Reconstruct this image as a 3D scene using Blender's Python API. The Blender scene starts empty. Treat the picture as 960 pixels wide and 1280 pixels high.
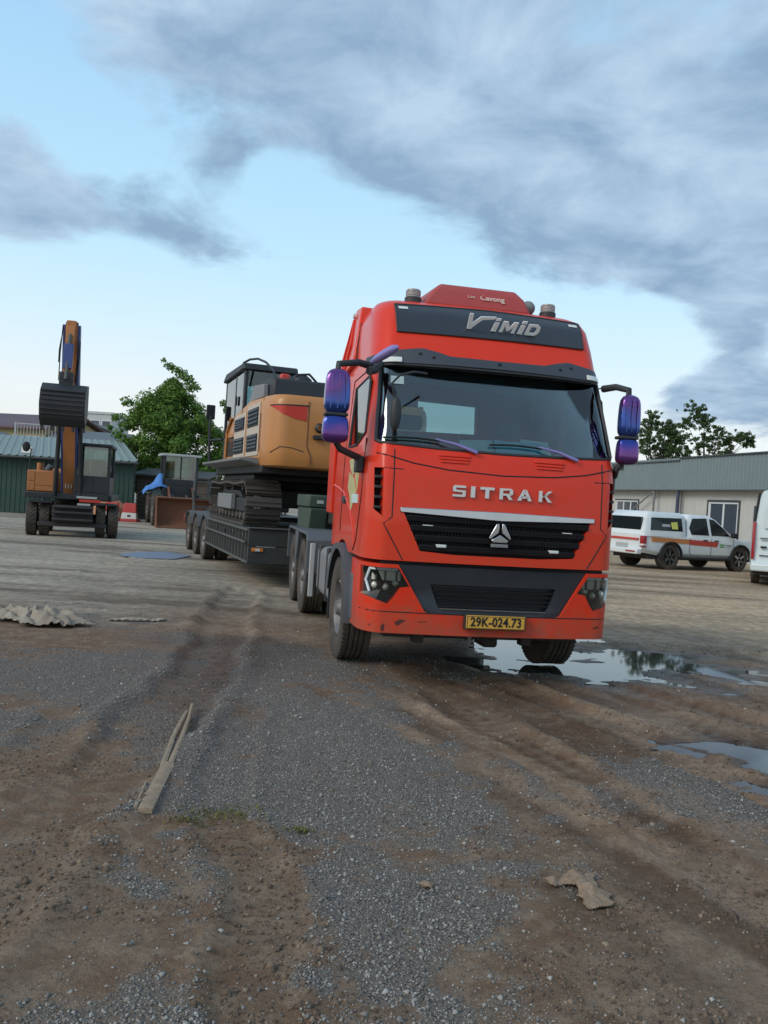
import bpy, bmesh, math, random
import numpy as np
from mathutils import Vector, Matrix
random.seed(7); RNG = np.random.default_rng(7)
PI = math.pi
scene = bpy.context.scene
COL = scene.collection

# ------------------------------------------------------------------ camera
F_PX, PITCH, ROLL, CAM_H = 1068.5, -0.0131, 0.0636, 1.637
cam = bpy.data.objects.new('camera', bpy.data.cameras.new('camera'))
COL.objects.link(cam)
cam.data.sensor_fit = 'VERTICAL'; cam.data.sensor_height = 24.0
cam.data.lens = F_PX / 1280.0 * 24.0
cam.data.clip_start = 0.05; cam.data.clip_end = 3000
_f = Vector((0, math.cos(PITCH), math.sin(PITCH))); _u = Vector((0, -math.sin(PITCH), math.cos(PITCH))); _r = Vector((1, 0, 0))
_cr = _r * math.cos(ROLL) + _u * math.sin(ROLL); _cu = -_r * math.sin(ROLL) + _u * math.cos(ROLL)
cam.matrix_world = Matrix(((_cr.x, _cu.x, -_f.x, 0), (_cr.y, _cu.y, -_f.y, 0), (_cr.z, _cu.z, -_f.z, CAM_H), (0, 0, 0, 1)))
scene.camera = cam

# ------------------------------------------------------------------ sky, sun, exposure
SUN_EL, SUN_AZ = math.radians(33), math.radians(232)     # azimuth clockwise from +Y: behind the camera, to the left
world = bpy.data.worlds.new('World'); scene.world = world; world.use_nodes = True
def build_sky():
    nt = world.node_tree; N = nt.nodes; L = nt.links; N.clear()
    def nd(t, **k):
        n = N.new(t)
        for a, b in k.items(): setattr(n, a, b)
        return n
    def mth(op, a, b=None, c=None, clamp=False):
        n = nd('ShaderNodeMath', operation=op, use_clamp=clamp)
        for i, v in enumerate((a, b, c)):
            if v is None: continue
            if isinstance(v, (int, float)): n.inputs[i].default_value = v
            else: L.new(v, n.inputs[i])
        return n.outputs[0]
    def mixc(fac, a, b):
        n = nd('ShaderNodeMix', data_type='RGBA')
        for i, v in ((0, fac), (6, a), (7, b)):
            if isinstance(v, (int, float)): n.inputs[i].default_value = v
            elif isinstance(v, tuple): n.inputs[i].default_value = (*v, 1)
            else: L.new(v, n.inputs[i])
        return n.outputs[2]
    tc = nd('ShaderNodeTexCoord'); d = tc.outputs['Generated']
    sep = nd('ShaderNodeSeparateXYZ'); L.new(d, sep.inputs[0]); z = sep.outputs[2]
    sky = nd('ShaderNodeTexSky', sky_type='NISHITA', sun_disc=False)
    sky.sun_elevation = SUN_EL; sky.sun_rotation = SUN_AZ
    sky.air_density = 1.0; sky.dust_density = 1.5; sky.ozone_density = 1.5
    sc = nd('ShaderNodeVectorMath', operation='SCALE'); L.new(sky.outputs[0], sc.inputs[0]); sc.inputs['Scale'].default_value = 0.10
    ramp = nd('ShaderNodeValToRGB'); L.new(z, ramp.inputs[0]); e = ramp.color_ramp.elements
    e[0].position = 0.0; e[0].color = (0.86, 0.83, 0.79, 1); e[1].position = 0.75; e[1].color = (0.36, 0.52, 0.70, 1)
    for p, c in ((0.10, (0.84, 0.90, 0.92)), (0.17, (0.70, 0.88, 0.98)), (0.27, (0.53, 0.82, 1.0)), (0.45, (0.40, 0.68, 0.94))):
        k = e.new(p); k.color = (*c, 1)
    base = mixc(0.82, sc.outputs[0], ramp.outputs[0])
    # clouds: noise on a plane overhead
    den = mth('ADD', mth('MAXIMUM', z, 0.0), 0.22)
    px = mth('DIVIDE', sep.outputs[0], den); py = mth('DIVIDE', sep.outputs[1], den)
    cb = nd('ShaderNodeCombineXYZ'); L.new(px, cb.inputs[0]); L.new(py, cb.inputs[1]); cb.inputs[2].default_value = 3.7
    n1 = nd('ShaderNodeTexNoise'); L.new(cb.outputs[0], n1.inputs['Vector'])
    n1.inputs['Scale'].default_value = 2.6; n1.inputs['Detail'].default_value = 12; n1.inputs['Roughness'].default_value = 0.60; n1.inputs['Distortion'].default_value = 0.25
    n2 = nd('ShaderNodeTexNoise'); L.new(cb.outputs[0], n2.inputs['Vector'])
    n2.inputs['Scale'].default_value = 3.6; n2.inputs['Detail'].default_value = 10; n2.inputs['Roughness'].default_value = 0.58; n2.inputs['Distortion'].default_value = 0.3
    # the cloud banks that stand over the yard (direction x,y,z / size / weight)
    blobs = CLOUDS
    acc = mth('MULTIPLY', n1.outputs[0], 1.0)
    for (bx, by, bz), s, w in blobs:
        vd = nd('ShaderNodeVectorMath', operation='DISTANCE'); L.new(d, vd.inputs[0]); vd.inputs[1].default_value = (bx, by, bz)
        mr = nd('ShaderNodeMapRange', interpolation_type='SMOOTHSTEP'); L.new(vd.outputs['Value'], mr.inputs[0])
        mr.inputs[1].default_value = 0.0; mr.inputs[2].default_value = s; mr.inputs[3].default_value = w; mr.inputs[4].default_value = 0.0
        acc = mth('ADD', acc, mr.outputs[0])
    cm = nd('ShaderNodeMapRange', interpolation_type='SMOOTHSTEP'); L.new(acc, cm.inputs[0])
    cm.inputs[1].default_value = 0.53; cm.inputs[2].default_value = 0.76; cm.inputs[3].default_value = 0.0; cm.inputs[4].default_value = 0.95
    shade = nd('ShaderNodeMapRange'); L.new(n2.outputs[0], shade.inputs[0])
    shade.inputs[1].default_value = 0.40; shade.inputs[2].default_value = 0.66; shade.inputs[3].default_value = 0.0; shade.inputs[4].default_value = 1.0
    ccol = mixc(shade.outputs[0], (0.235, 0.355, 0.505), (0.445, 0.585, 0.74))
    col = mixc(cm.outputs[0], base, ccol)
    bg = nd('ShaderNodeBackground'); L.new(col, bg.inputs[0]); bg.inputs[1].default_value = 1.0
    out = nd('ShaderNodeOutputWorld'); L.new(bg.outputs[0], out.inputs[0])
def px_dir(u, v):
    X, Y = u - 480, v - 640; c, s = math.cos(ROLL), math.sin(ROLL)
    X, Y = X * c + Y * s, -X * s + Y * c
    w = _r * (X / F_PX) + _f - _u * (Y / F_PX); w.normalize()
    return tuple(w)
CLOUDS = [  # the photograph's cloud banks, as fixed compass directions on the sky
    (px_dir(170, -30), 0.17, 0.30), (px_dir(320, 30), 0.18, 0.30), (px_dir(440, 110), 0.16, 0.30), (px_dir(560, 195), 0.17, 0.34), (px_dir(690, 240), 0.16, 0.32),
    (px_dir(810, 270), 0.15, 0.30), (px_dir(920, 290), 0.13, 0.26), (px_dir(900, 130), 0.24, 0.28), (px_dir(700, 130), 0.17, 0.18), (px_dir(560, 50), 0.18, 0.22),
    (px_dir(930, 410), 0.09, 0.27), (px_dir(890, 475), 0.07, 0.26), (px_dir(945, 490), 0.07, 0.26), (px_dir(850, 510), 0.06, 0.2),
    (px_dir(30, 240), 0.10, 0.26), (px_dir(130, 265), 0.08, 0.20), (px_dir(215, 300), 0.08, 0.32), (px_dir(300, 325), 0.10, 0.38), (px_dir(30, 150), 0.07, 0.16), (px_dir(285, 210), 0.05, 0.22), (px_dir(410, 305), 0.04, 0.18),
    (px_dir(30, 60), 0.10, -0.18), (px_dir(120, 170), 0.07, -0.14), (px_dir(360, 240), 0.07, -0.16), (px_dir(400, 400), 0.20, -0.30), (px_dir(160, 420), 0.22, -0.30),
    (px_dir(725, 45), 0.06, -0.13), (px_dir(560, 370), 0.12, -0.2), (px_dir(800, 440), 0.10, -0.25), (px_dir(650, 60), 0.04, -0.12), (px_dir(590, 60), 0.03, -0.1), (px_dir(820, 210), 0.04, -0.12),
]
build_sky()
sd = bpy.data.lights.new('sun', 'SUN'); sd.energy = 1.5; sd.angle = math.radians(26); sd.color = (1.0, 0.89, 0.76)
sun = bpy.data.objects.new('sun', sd); COL.objects.link(sun)
_sdir = Vector((math.sin(SUN_AZ) * math.cos(SUN_EL), math.cos(SUN_AZ) * math.cos(SUN_EL), math.sin(SUN_EL)))
sun.rotation_euler = _sdir.to_track_quat('Z', 'Y').to_euler()
sun.location = (0, 0, 30)
vs = scene.view_settings
vs.view_transform = 'Standard'; vs.look = 'None'; vs.gamma = 1.0; vs.exposure = 0.20; vs.use_curve_mapping = False
scene.cycles.max_bounces = 8; scene.cycles.transparent_max_bounces = 12
scene.cycles.use_denoising = True

# ------------------------------------------------------------------ materials
def mat(name, col, rough=0.5, metal=0.0, coat=0.0, var=0.12, scale=4.0, dirt=0.0, dirtcol=(0.16, 0.125, 0.095), dscale=2.2,
        bump=0.0, bscale=60.0, spec=None, emit=0.0, streak=False, splash=None):
    m = bpy.data.materials.new(name); m.use_nodes = True
    nt = m.node_tree; N = nt.nodes; L = nt.links; b = N['Principled BSDF']
    b.inputs['Roughness'].default_value = rough; b.inputs['Metallic'].default_value = metal
    b.inputs['Coat Weight'].default_value = coat; b.inputs['Coat Roughness'].default_value = 0.08
    if spec is not None: b.inputs['Specular IOR Level'].default_value = spec
    tc = N.new('ShaderNodeTexCoord')
    vec = tc.outputs['Object']
    n = N.new('ShaderNodeTexNoise'); n.inputs['Scale'].default_value = scale; n.inputs['Detail'].default_value = 6; n.inputs['Roughness'].default_value = 0.62
    if streak:
        mp = N.new('ShaderNodeMapping'); mp.inputs['Scale'].default_value = (1, 1, 0.12); L.new(vec, mp.inputs[0]); L.new(mp.outputs[0], n.inputs['Vector'])
    else: L.new(vec, n.inputs['Vector'])
    mx = N.new('ShaderNodeMix'); mx.data_type = 'RGBA'; L.new(n.outputs[0], mx.inputs[0])
    mx.inputs[6].default_value = (*[c * (1 - var) for c in col], 1); mx.inputs[7].default_value = (*[min(1, c * (1 + var)) for c in col], 1)
    out = mx.outputs[2]
    if dirt > 0:
        n2 = N.new('ShaderNodeTexNoise'); n2.inputs['Scale'].default_value = dscale; n2.inputs['Detail'].default_value = 8; n2.inputs['Roughness'].default_value = 0.68
        L.new(vec, n2.inputs['Vector'])
        mr = N.new('ShaderNodeMapRange'); L.new(n2.outputs[0], mr.inputs[0])
        mr.inputs[1].default_value = 0.38; mr.inputs[2].default_value = 0.72; mr.inputs[3].default_value = dirt * 0.25; mr.inputs[4].default_value = dirt
        m2 = N.new('ShaderNodeMix'); m2.data_type = 'RGBA'; L.new(mr.outputs[0], m2.inputs[0]); L.new(out, m2.inputs[6]); m2.inputs[7].default_value = (*dirtcol, 1)
        out = m2.outputs[2]
        rr = N.new('ShaderNodeMapRange'); L.new(mr.outputs[0], rr.inputs[0]); rr.inputs[3].default_value = rough; rr.inputs[4].default_value = 0.9
        L.new(rr.outputs[0], b.inputs['Roughness'])
    if splash:      # mud thrown up from the road: thick low down, broken up by noise
        sp = N.new('ShaderNodeSeparateXYZ'); L.new(vec, sp.inputs[0])
        n4 = N.new('ShaderNodeTexNoise'); n4.inputs['Scale'].default_value = 9; n4.inputs['Detail'].default_value = 9; n4.inputs['Roughness'].default_value = .72; L.new(vec, n4.inputs['Vector'])
        h = N.new('ShaderNodeMapRange'); L.new(sp.outputs[2], h.inputs[0]); h.inputs[1].default_value = splash[0]; h.inputs[2].default_value = splash[1]; h.inputs[3].default_value = .62; h.inputs[4].default_value = 0
        mm = N.new('ShaderNodeMath'); mm.operation = 'ADD'; L.new(n4.outputs[0], mm.inputs[0]); L.new(h.outputs[0], mm.inputs[1])
        m3 = N.new('ShaderNodeMapRange'); L.new(mm.outputs[0], m3.inputs[0]); m3.inputs[1].default_value = .66; m3.inputs[2].default_value = 1.15; m3.inputs[3].default_value = 0; m3.inputs[4].default_value = splash[2]
        m4 = N.new('ShaderNodeMix'); m4.data_type = 'RGBA'; L.new(m3.outputs[0], m4.inputs[0]); L.new(out, m4.inputs[6]); m4.inputs[7].default_value = (.20, .115, .07, 1); out = m4.outputs[2]
    L.new(out, b.inputs['Base Color'])
    if bump > 0:
        n3 = N.new('ShaderNodeTexNoise'); n3.inputs['Scale'].default_value = bscale; n3.inputs['Detail'].default_value = 4; L.new(vec, n3.inputs['Vector'])
        bp = N.new('ShaderNodeBump'); bp.inputs['Strength'].default_value = bump; bp.inputs['Distance'].default_value = 0.01
        L.new(n3.outputs[0], bp.inputs['Height']); L.new(bp.outputs[0], b.inputs['Normal'])
    if emit > 0:
        b.inputs['Emission Color'].default_value = (*col, 1); b.inputs['Emission Strength'].default_value = emit
    return m
def glass(name, tint=(0.75, 0.85, 0.86), rough=0.02, refl=1.0, film=0.0):
    m = bpy.data.materials.new(name); m.use_nodes = True
    nt = m.node_tree; N = nt.nodes; L = nt.links; N.clear()
    o = N.new('ShaderNodeOutputMaterial'); mx = N.new('ShaderNodeMixShader'); t = N.new('ShaderNodeBsdfTransparent'); g = N.new('ShaderNodeBsdfGlossy')
    fr = N.new('ShaderNodeFresnel'); fr.inputs[0].default_value = 1.5
    t.inputs[0].default_value = (*tint, 1); g.inputs['Roughness'].default_value = rough
    ml = N.new('ShaderNodeMath'); ml.operation = 'MULTIPLY_ADD'; ml.use_clamp = True; L.new(fr.outputs[0], ml.inputs[0]); ml.inputs[1].default_value = refl; ml.inputs[2].default_value = film
    L.new(ml.outputs[0], mx.inputs[0]); L.new(t.outputs[0], mx.inputs[1]); L.new(g.outputs[0], mx.inputs[2]); L.new(mx.outputs[0], o.inputs[0])
    return m
MT = {}
MT['red'] = mat('red_paint', (0.72, 0.026, 0.003), 0.46, coat=0.42, var=0.05, scale=2.0, dirt=0.13, dirtcol=(0.40, 0.14, 0.075), dscale=2.6, spec=.2, splash=(1.0, 2.2, .22))
MT['redlow'] = mat('red_bumper_paint', (0.72, 0.026, 0.003), 0.46, spec=.2, coat=0.4, var=0.06, dirt=0.24, dirtcol=(0.30, 0.12, 0.07), dscale=4.5, splash=(.42, .95, .55))
MT['black'] = mat('black_plastic', (0.022, 0.024, 0.028), 0.55, var=0.2, dirt=0.22, dirtcol=(0.085, 0.078, 0.07))
MT['gloss'] = mat('dark_gloss_panel', (0.020, 0.026, 0.036), 0.22, coat=0.3, var=0.2, dirt=0.10, dirtcol=(0.09, 0.09, 0.09))
MT['visor'] = mat('visor_plastic', (0.035, 0.042, 0.055), 0.42, var=0.2, dirt=0.2, dirtcol=(0.10, 0.10, 0.10))
MT['deep'] = mat('deep_black', (0.008, 0.008, 0.009), 0.7, var=0.1)
MT['chrome'] = mat('chrome', (0.46, 0.48, 0.50), 0.16, metal=1.0, var=0.05, dirt=0.12, dirtcol=(0.3, 0.29, 0.27))
MT['silver'] = mat('silver_letters', (0.66, 0.66, 0.66), 0.25, metal=0.85, var=0.05)
MT['white'] = mat('white_letters', (0.85, 0.85, 0.83), 0.6, var=0.03)
MT['rubber'] = mat('tyre_rubber', (0.028, 0.027, 0.026), 0.85, var=0.2, dirt=0.75, dirtcol=(0.125, 0.095, 0.07), dscale=5.0)
MT['rim'] = mat('wheel_steel', (0.20, 0.20, 0.21), 0.45, metal=0.4, var=0.15, dirt=0.6, dirtcol=(0.13, 0.105, 0.085), dscale=6.0)
MT['frame'] = mat('chassis_black', (0.022, 0.022, 0.024), 0.65, var=0.2, dirt=0.5, dirtcol=(0.085, 0.07, 0.058), dscale=4.0)
MT['fender'] = mat('grey_fender_plastic', (0.085, 0.098, 0.115), 0.5, var=0.12, dirt=0.4, dirtcol=(0.12, 0.11, 0.10), dscale=4.0)
MT['grey'] = mat('grey_paint', (0.20, 0.21, 0.22), 0.5, var=0.1, dirt=0.3)
MT['pale'] = mat('pale_grey', (0.42, 0.43, 0.43), 0.5, var=0.08, dirt=0.2)
MT['wsglass'] = glass('windscreen_glass', (0.74, 0.84, 0.84), 0.015, 1.2, 0.045)
MT['sideglass'] = glass('side_glass', (0.60, 0.72, 0.74), 0.02, 1.2, 0.03)
MT['lens'] = glass('clear_lens', (0.85, 0.88, 0.88), 0.05, 1.0, 0.03)
MT['lamp'] = mat('lamp_reflector', (0.62, 0.60, 0.50), 0.25, metal=0.25, var=0.3, scale=30)
MT['drl'] = mat('white_light_bar', (0.68, 0.74, 0.76), 0.3, var=0.05)
MT['marker'] = mat('marker_lens', (0.66, 0.68, 0.64), 0.25, var=0.08, scale=30)
MT['amber'] = mat('amber_lens', (0.62, 0.20, 0.03), 0.3, var=0.1)
MT['tail'] = mat('red_lens', (0.34, 0.012, 0.016), 0.22, coat=0.4, var=0.15)
MT['plate'] = mat('yellow_plate', (0.66, 0.36, 0.045), 0.4, var=0.06, dirt=0.12)
MT['interior'] = mat('cab_interior', (0.10, 0.105, 0.11), 0.8, var=0.2)
MT['seat'] = mat('seat_cloth', (0.13, 0.135, 0.14), 0.9, var=0.25)
MT['paper'] = mat('cyan_paper', (0.13, 0.50, 0.60), 0.7, var=0.08)
MT['paperw'] = mat('pale_paper', (0.52, 0.62, 0.60), 0.7, var=0.08)
MT['sticker'] = mat('greenish_sticker', (0.46, 0.42, 0.20), 0.6, var=0.45, scale=14)
def chameleon():
    m = mat('chameleon_film', (0.09, 0.10, 0.42), 0.22, metal=0.75, coat=0.5, var=0.1)
    nt = m.node_tree; N = nt.nodes; L = nt.links; b = N['Principled BSDF']
    tc = N.new('ShaderNodeTexCoord'); sp = N.new('ShaderNodeSeparateXYZ'); L.new(tc.outputs['Object'], sp.inputs[0])
    n = N.new('ShaderNodeTexNoise'); n.inputs['Scale'].default_value = 3.0; L.new(tc.outputs['Object'], n.inputs['Vector'])
    a = N.new('ShaderNodeMath'); a.operation = 'MULTIPLY_ADD'; L.new(sp.outputs[2], a.inputs[0]); a.inputs[1].default_value = 1.7; L.new(n.outputs[0], a.inputs[2])
    fr = N.new('ShaderNodeMath'); fr.operation = 'FRACT'; L.new(a.outputs[0], fr.inputs[0])
    cr = N.new('ShaderNodeValToRGB'); L.new(fr.outputs[0], cr.inputs[0]); e = cr.color_ramp.elements
    e[0].position = 0.0; e[0].color = (0.15, 0.05, 0.22, 1); e[1].position = 1.0; e[1].color = (0.11, 0.04, 0.18, 1)
    x = e.new(0.3); x.color = (0.13, 0.04, 0.24, 1); x = e.new(0.5); x.color = (0.025, 0.035, 0.26, 1); x = e.new(0.75); x.color = (0.03, 0.09, 0.36, 1)
    L.new(cr.outputs[0], b.inputs['Base Color'])
    return m
MT['cham'] = chameleon()
MT['lilac'] = mat('lilac_film', (0.30, 0.26, 0.55), 0.3, metal=0.4, var=0.1)

# ------------------------------------------------------------------ mesh helpers
class MB:
    def __init__(s): s.v = []; s.f = []
    def add(s, vs, fs):
        o = len(s.v); s.v += [tuple(p) for p in vs]; s.f += [tuple(i + o for i in q) for q in fs]; return s
    def box(s, x0, x1, y0, y1, z0, z1, M=None):
        vs = [Vector((x, y, z)) for z in (z0, z1) for y in (y0, y1) for x in (x0, x1)]
        if M is not None: vs = [M @ p for p in vs]
        return s.add(vs, [(0, 2, 3, 1), (4, 5, 7, 6), (0, 1, 5, 4), (2, 6, 7, 3), (0, 4, 6, 2), (1, 3, 7, 5)])
    def prism(s, poly, ax, a, b):
        n = len(poly)
        def p3(p, t):
            return (t, p[0], p[1]) if ax == 'x' else ((p[0], t, p[1]) if ax == 'y' else (p[0], p[1], t))
        vs = [p3(p, a) for p in poly] + [p3(p, b) for p in poly]
        fs = [tuple(range(n))[::-1], tuple(range(n, 2 * n))] + [(i, (i + 1) % n, n + (i + 1) % n, n + i) for i in range(n)]
        return s.add(vs, fs)
    def loft(s, rings, cap=True, closed=True):
        n = len(rings[0]); vs = [p for r in rings for p in r]; fs = []
        for k in range(len(rings) - 1):
            for i in range(n if closed else n - 1):
                j = (i + 1) % n; fs.append((k * n + i, k * n + j, (k + 1) * n + j, (k + 1) * n + i))
        if cap: fs += [tuple(range(n))[::-1], tuple(range((len(rings) - 1) * n, len(rings) * n))]
        return s.add(vs, fs)
    def tube(s, pts, r, n=8, cap=True):
        pts = [Vector(p) for p in pts]; rs = r if isinstance(r, (list, tuple)) else [r] * len(pts)
        T = []
        for i in range(len(pts)):
            a = pts[max(0, i - 1)]; b = pts[min(len(pts) - 1, i + 1)]; T.append((b - a).normalized())
        ref = Vector((0, 0, 1)) if abs(T[0].z) < 0.9 else Vector((1, 0, 0))
        u = T[0].cross(ref).normalized(); rings = []
        for i, p in enumerate(pts):
            u = (u - T[i] * u.dot(T[i])).normalized(); w = T[i].cross(u)
            rings.append([p + (u * math.cos(2 * PI * k / n) + w * math.sin(2 * PI * k / n)) * rs[i] for k in range(n)])
        return s.loft(rings, cap)
    def cyl(s, p0, p1, r0, r1=None, n=16): return s.tube([p0, p1], [r0, r0 if r1 is None else r1], n)
    def lathe(s, prof, o=(0, 0, 0), ax='x', n=32, a0=0.0, a1=2 * PI):
        full = abs(a1 - a0 - 2 * PI) < 1e-6; m = n if full else n + 1; rings = []
        for k in range(m):
            t = a0 + (a1 - a0) * k / n; c, w = math.cos(t), math.sin(t)
            rings.append([(o[0] + h, o[1] + r * c, o[2] + r * w) if ax == 'x' else ((o[0] + r * c, o[1] + h, o[2] + r * w) if ax == 'y' else (o[0] + r * c, o[1] + r * w, o[2] + h)) for r, h in prof])
        q = len(prof); vs = [p for r in rings for p in r]; fs = []
        for k in range(n):
            k2 = (k + 1) % m
            for i in range(q - 1): fs.append((k * q + i, k * q + i + 1, k2 * q + i + 1, k2 * q + i))
        return s.add(vs, fs)
    def sphere(s, c, rx, ry=None, rz=None, n=14):
        ry = ry or rx; rz = rz or rx; rings = []
        for i in range(n // 2 + 1):
            t = PI * (i + 0.02 if i == 0 else (i - 0.02 if i == n // 2 else i)) / (n // 2)
            rings.append([(c[0] + rx * math.sin(t) * math.cos(2 * PI * k / n), c[1] + ry * math.sin(t) * math.sin(2 * PI * k / n), c[2] + rz * math.cos(t)) for k in range(n)])
        return s.loft(rings)
    def slab(s, P, Q):   # two equal grids of points -> a closed thin solid
        nu, nv = len(P), len(P[0]); vs = [p for r in P for p in r] + [p for r in Q for p in r]; o = nu * nv; fs = []
        I = lambda i, j: i * nv + j
        for i in range(nu - 1):
            for j in range(nv - 1):
                fs.append((I(i, j), I(i + 1, j), I(i + 1, j + 1), I(i, j + 1))); fs.append((o + I(i, j), o + I(i, j + 1), o + I(i + 1, j + 1), o + I(i + 1, j)))
        for i in range(nu - 1):
            fs.append((I(i, 0), o + I(i, 0), o + I(i + 1, 0), I(i + 1, 0))); fs.append((I(i, nv - 1), I(i + 1, nv - 1), o + I(i + 1, nv - 1), o + I(i, nv - 1)))
        for j in range(nv - 1):
            fs.append((I(0, j), I(0, j + 1), o + I(0, j + 1), o + I(0, j))); fs.append((I(nu - 1, j), o + I(nu - 1, j), o + I(nu - 1, j + 1), I(nu - 1, j + 1)))
        return s.add(vs, fs)
    def mesh(s, name, smooth=35):
        me = bpy.data.meshes.new(name); me.from_pydata(s.v, [], s.f)
        bm = bmesh.new(); bm.from_mesh(me); bmesh.ops.recalc_face_normals(bm, faces=bm.faces); bm.to_mesh(me); bm.free()
        finish(me, smooth); return me
    def build(s, name, m, parent=None, bevel=0.0, smooth=35, seg=2):
        return ob(name, s.mesh(name, smooth), m, parent, bevel, seg)
def finish(me, smooth=35):
    if smooth:
        me.polygons.foreach_set('use_smooth', [True] * len(me.polygons)); me.set_sharp_from_angle(angle=math.radians(smooth))
    me.update()
def ob(name, me, m=None, parent=None, bevel=0.0, seg=2):
    o = bpy.data.objects.new(name, me); COL.objects.link(o)
    if m is not None:
        mm = MT[m] if isinstance(m, str) else m
        if len(me.materials) == 0: me.materials.append(mm)
    if parent is not None: o.parent = parent
    if bevel > 0:
        b = o.modifiers.new('bevel', 'BEVEL'); b.width = bevel; b.segments = seg; b.limit_method = 'ANGLE'; b.angle_limit = math.radians(40)
    return o
def tag(o, label=None, cat=None, group=None, kind=None):
    if label: o['label'] = label
    if cat: o['category'] = cat
    if group: o['group'] = group
    if kind: o['kind'] = kind
    return o
def thing(name, label, cat, loc=(0, 0, 0), rz=0.0, group=None):
    o = bpy.data.objects.new(name, None); COL.objects.link(o); o.location = loc; o.rotation_euler = (0, 0, rz); o.empty_display_size = 0.3
    return tag(o, label, cat, group)
def boolean(o, cutters, op='DIFFERENCE'):
    for c in cutters:
        cm = c.mesh('cut', 0) if isinstance(c, MB) else c
        co = bpy.data.objects.new('cut', cm); COL.objects.link(co)
        if o.parent is not None: co.parent = o.parent
        md = o.modifiers.new('b', 'BOOLEAN'); md.operation = op; md.object = co; md.solver = 'EXACT'
        bpy.context.view_layer.update()
        dg = bpy.context.evaluated_depsgraph_get()
        me = bpy.data.meshes.new_from_object(o.evaluated_get(dg))
        mats = list(o.data.materials)
        o.modifiers.clear(); o.data = me
        me.materials.clear()
        for q in mats: me.materials.append(q)
        bpy.data.objects.remove(co)
    finish(o.data, 30)
    return o
def text_mesh(s, size, depth, bold=0.0, shear=0.0, sx=1.0, space=1.0):
    cu = bpy.data.curves.new('txt', 'FONT'); cu.body = s; cu.size = size; cu.extrude = depth; cu.offset = bold; cu.shear = shear
    cu.align_x = 'CENTER'; cu.align_y = 'CENTER'; cu.space_character = space; cu.resolution_u = 4
    o = bpy.data.objects.new('txt', cu); COL.objects.link(o); bpy.context.view_layer.update()
    me = bpy.data.meshes.new_from_object(o.evaluated_get(bpy.context.evaluated_depsgraph_get()))
    bpy.data.objects.remove(o)
    me.transform(Matrix.Diagonal((sx, 1, 1, 1)))
    me.materials.clear()
    return me
def resample(poly, step):
    out = []
    for i in range(len(poly)):
        a = Vector(poly[i]); b = Vector(poly[(i + 1) % len(poly)]); n = max(1, int((b - a).length / step))
        for k in range(n): out.append(a.lerp(b, k / n))
    return out
def interp(x, xs, ys): return float(np.interp(x, xs, ys))
def copy_tree(o, parent=None):
    c = o.copy(); COL.objects.link(c); c.parent = parent
    for ch in o.children: copy_tree(ch, c)
    return c
# value noise, used for the ground relief, cloth and crowns
_perm = RNG.random((256, 256))
def vnoise(x, y):
    x = np.asarray(x, float); y = np.asarray(y, float)
    xi = np.floor(x).astype(int); yi = np.floor(y).astype(int); fx = x - xi; fy = y - yi
    fx = fx * fx * (3 - 2 * fx); fy = fy * fy * (3 - 2 * fy)
    a = _perm[xi % 256, yi % 256]; b = _perm[(xi + 1) % 256, yi % 256]; c = _perm[xi % 256, (yi + 1) % 256]; d = _perm[(xi + 1) % 256, (yi + 1) % 256]
    return (a * (1 - fx) + b * fx) * (1 - fy) + (c * (1 - fx) + d * fx) * fy
def fbm(x, y, oct=5, gain=0.5):
    s = 0; a = 1; t = 0
    for i in range(oct):
        s = s + a * vnoise(x * 2 ** i + 17.3 * i, y * 2 ** i + 5.1 * i); t += a; a *= gain
    return s / t
def sstep(a, b, x):
    t = np.clip((x - a) / (b - a), 0, 1); return t * t * (3 - 2 * t)

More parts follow.
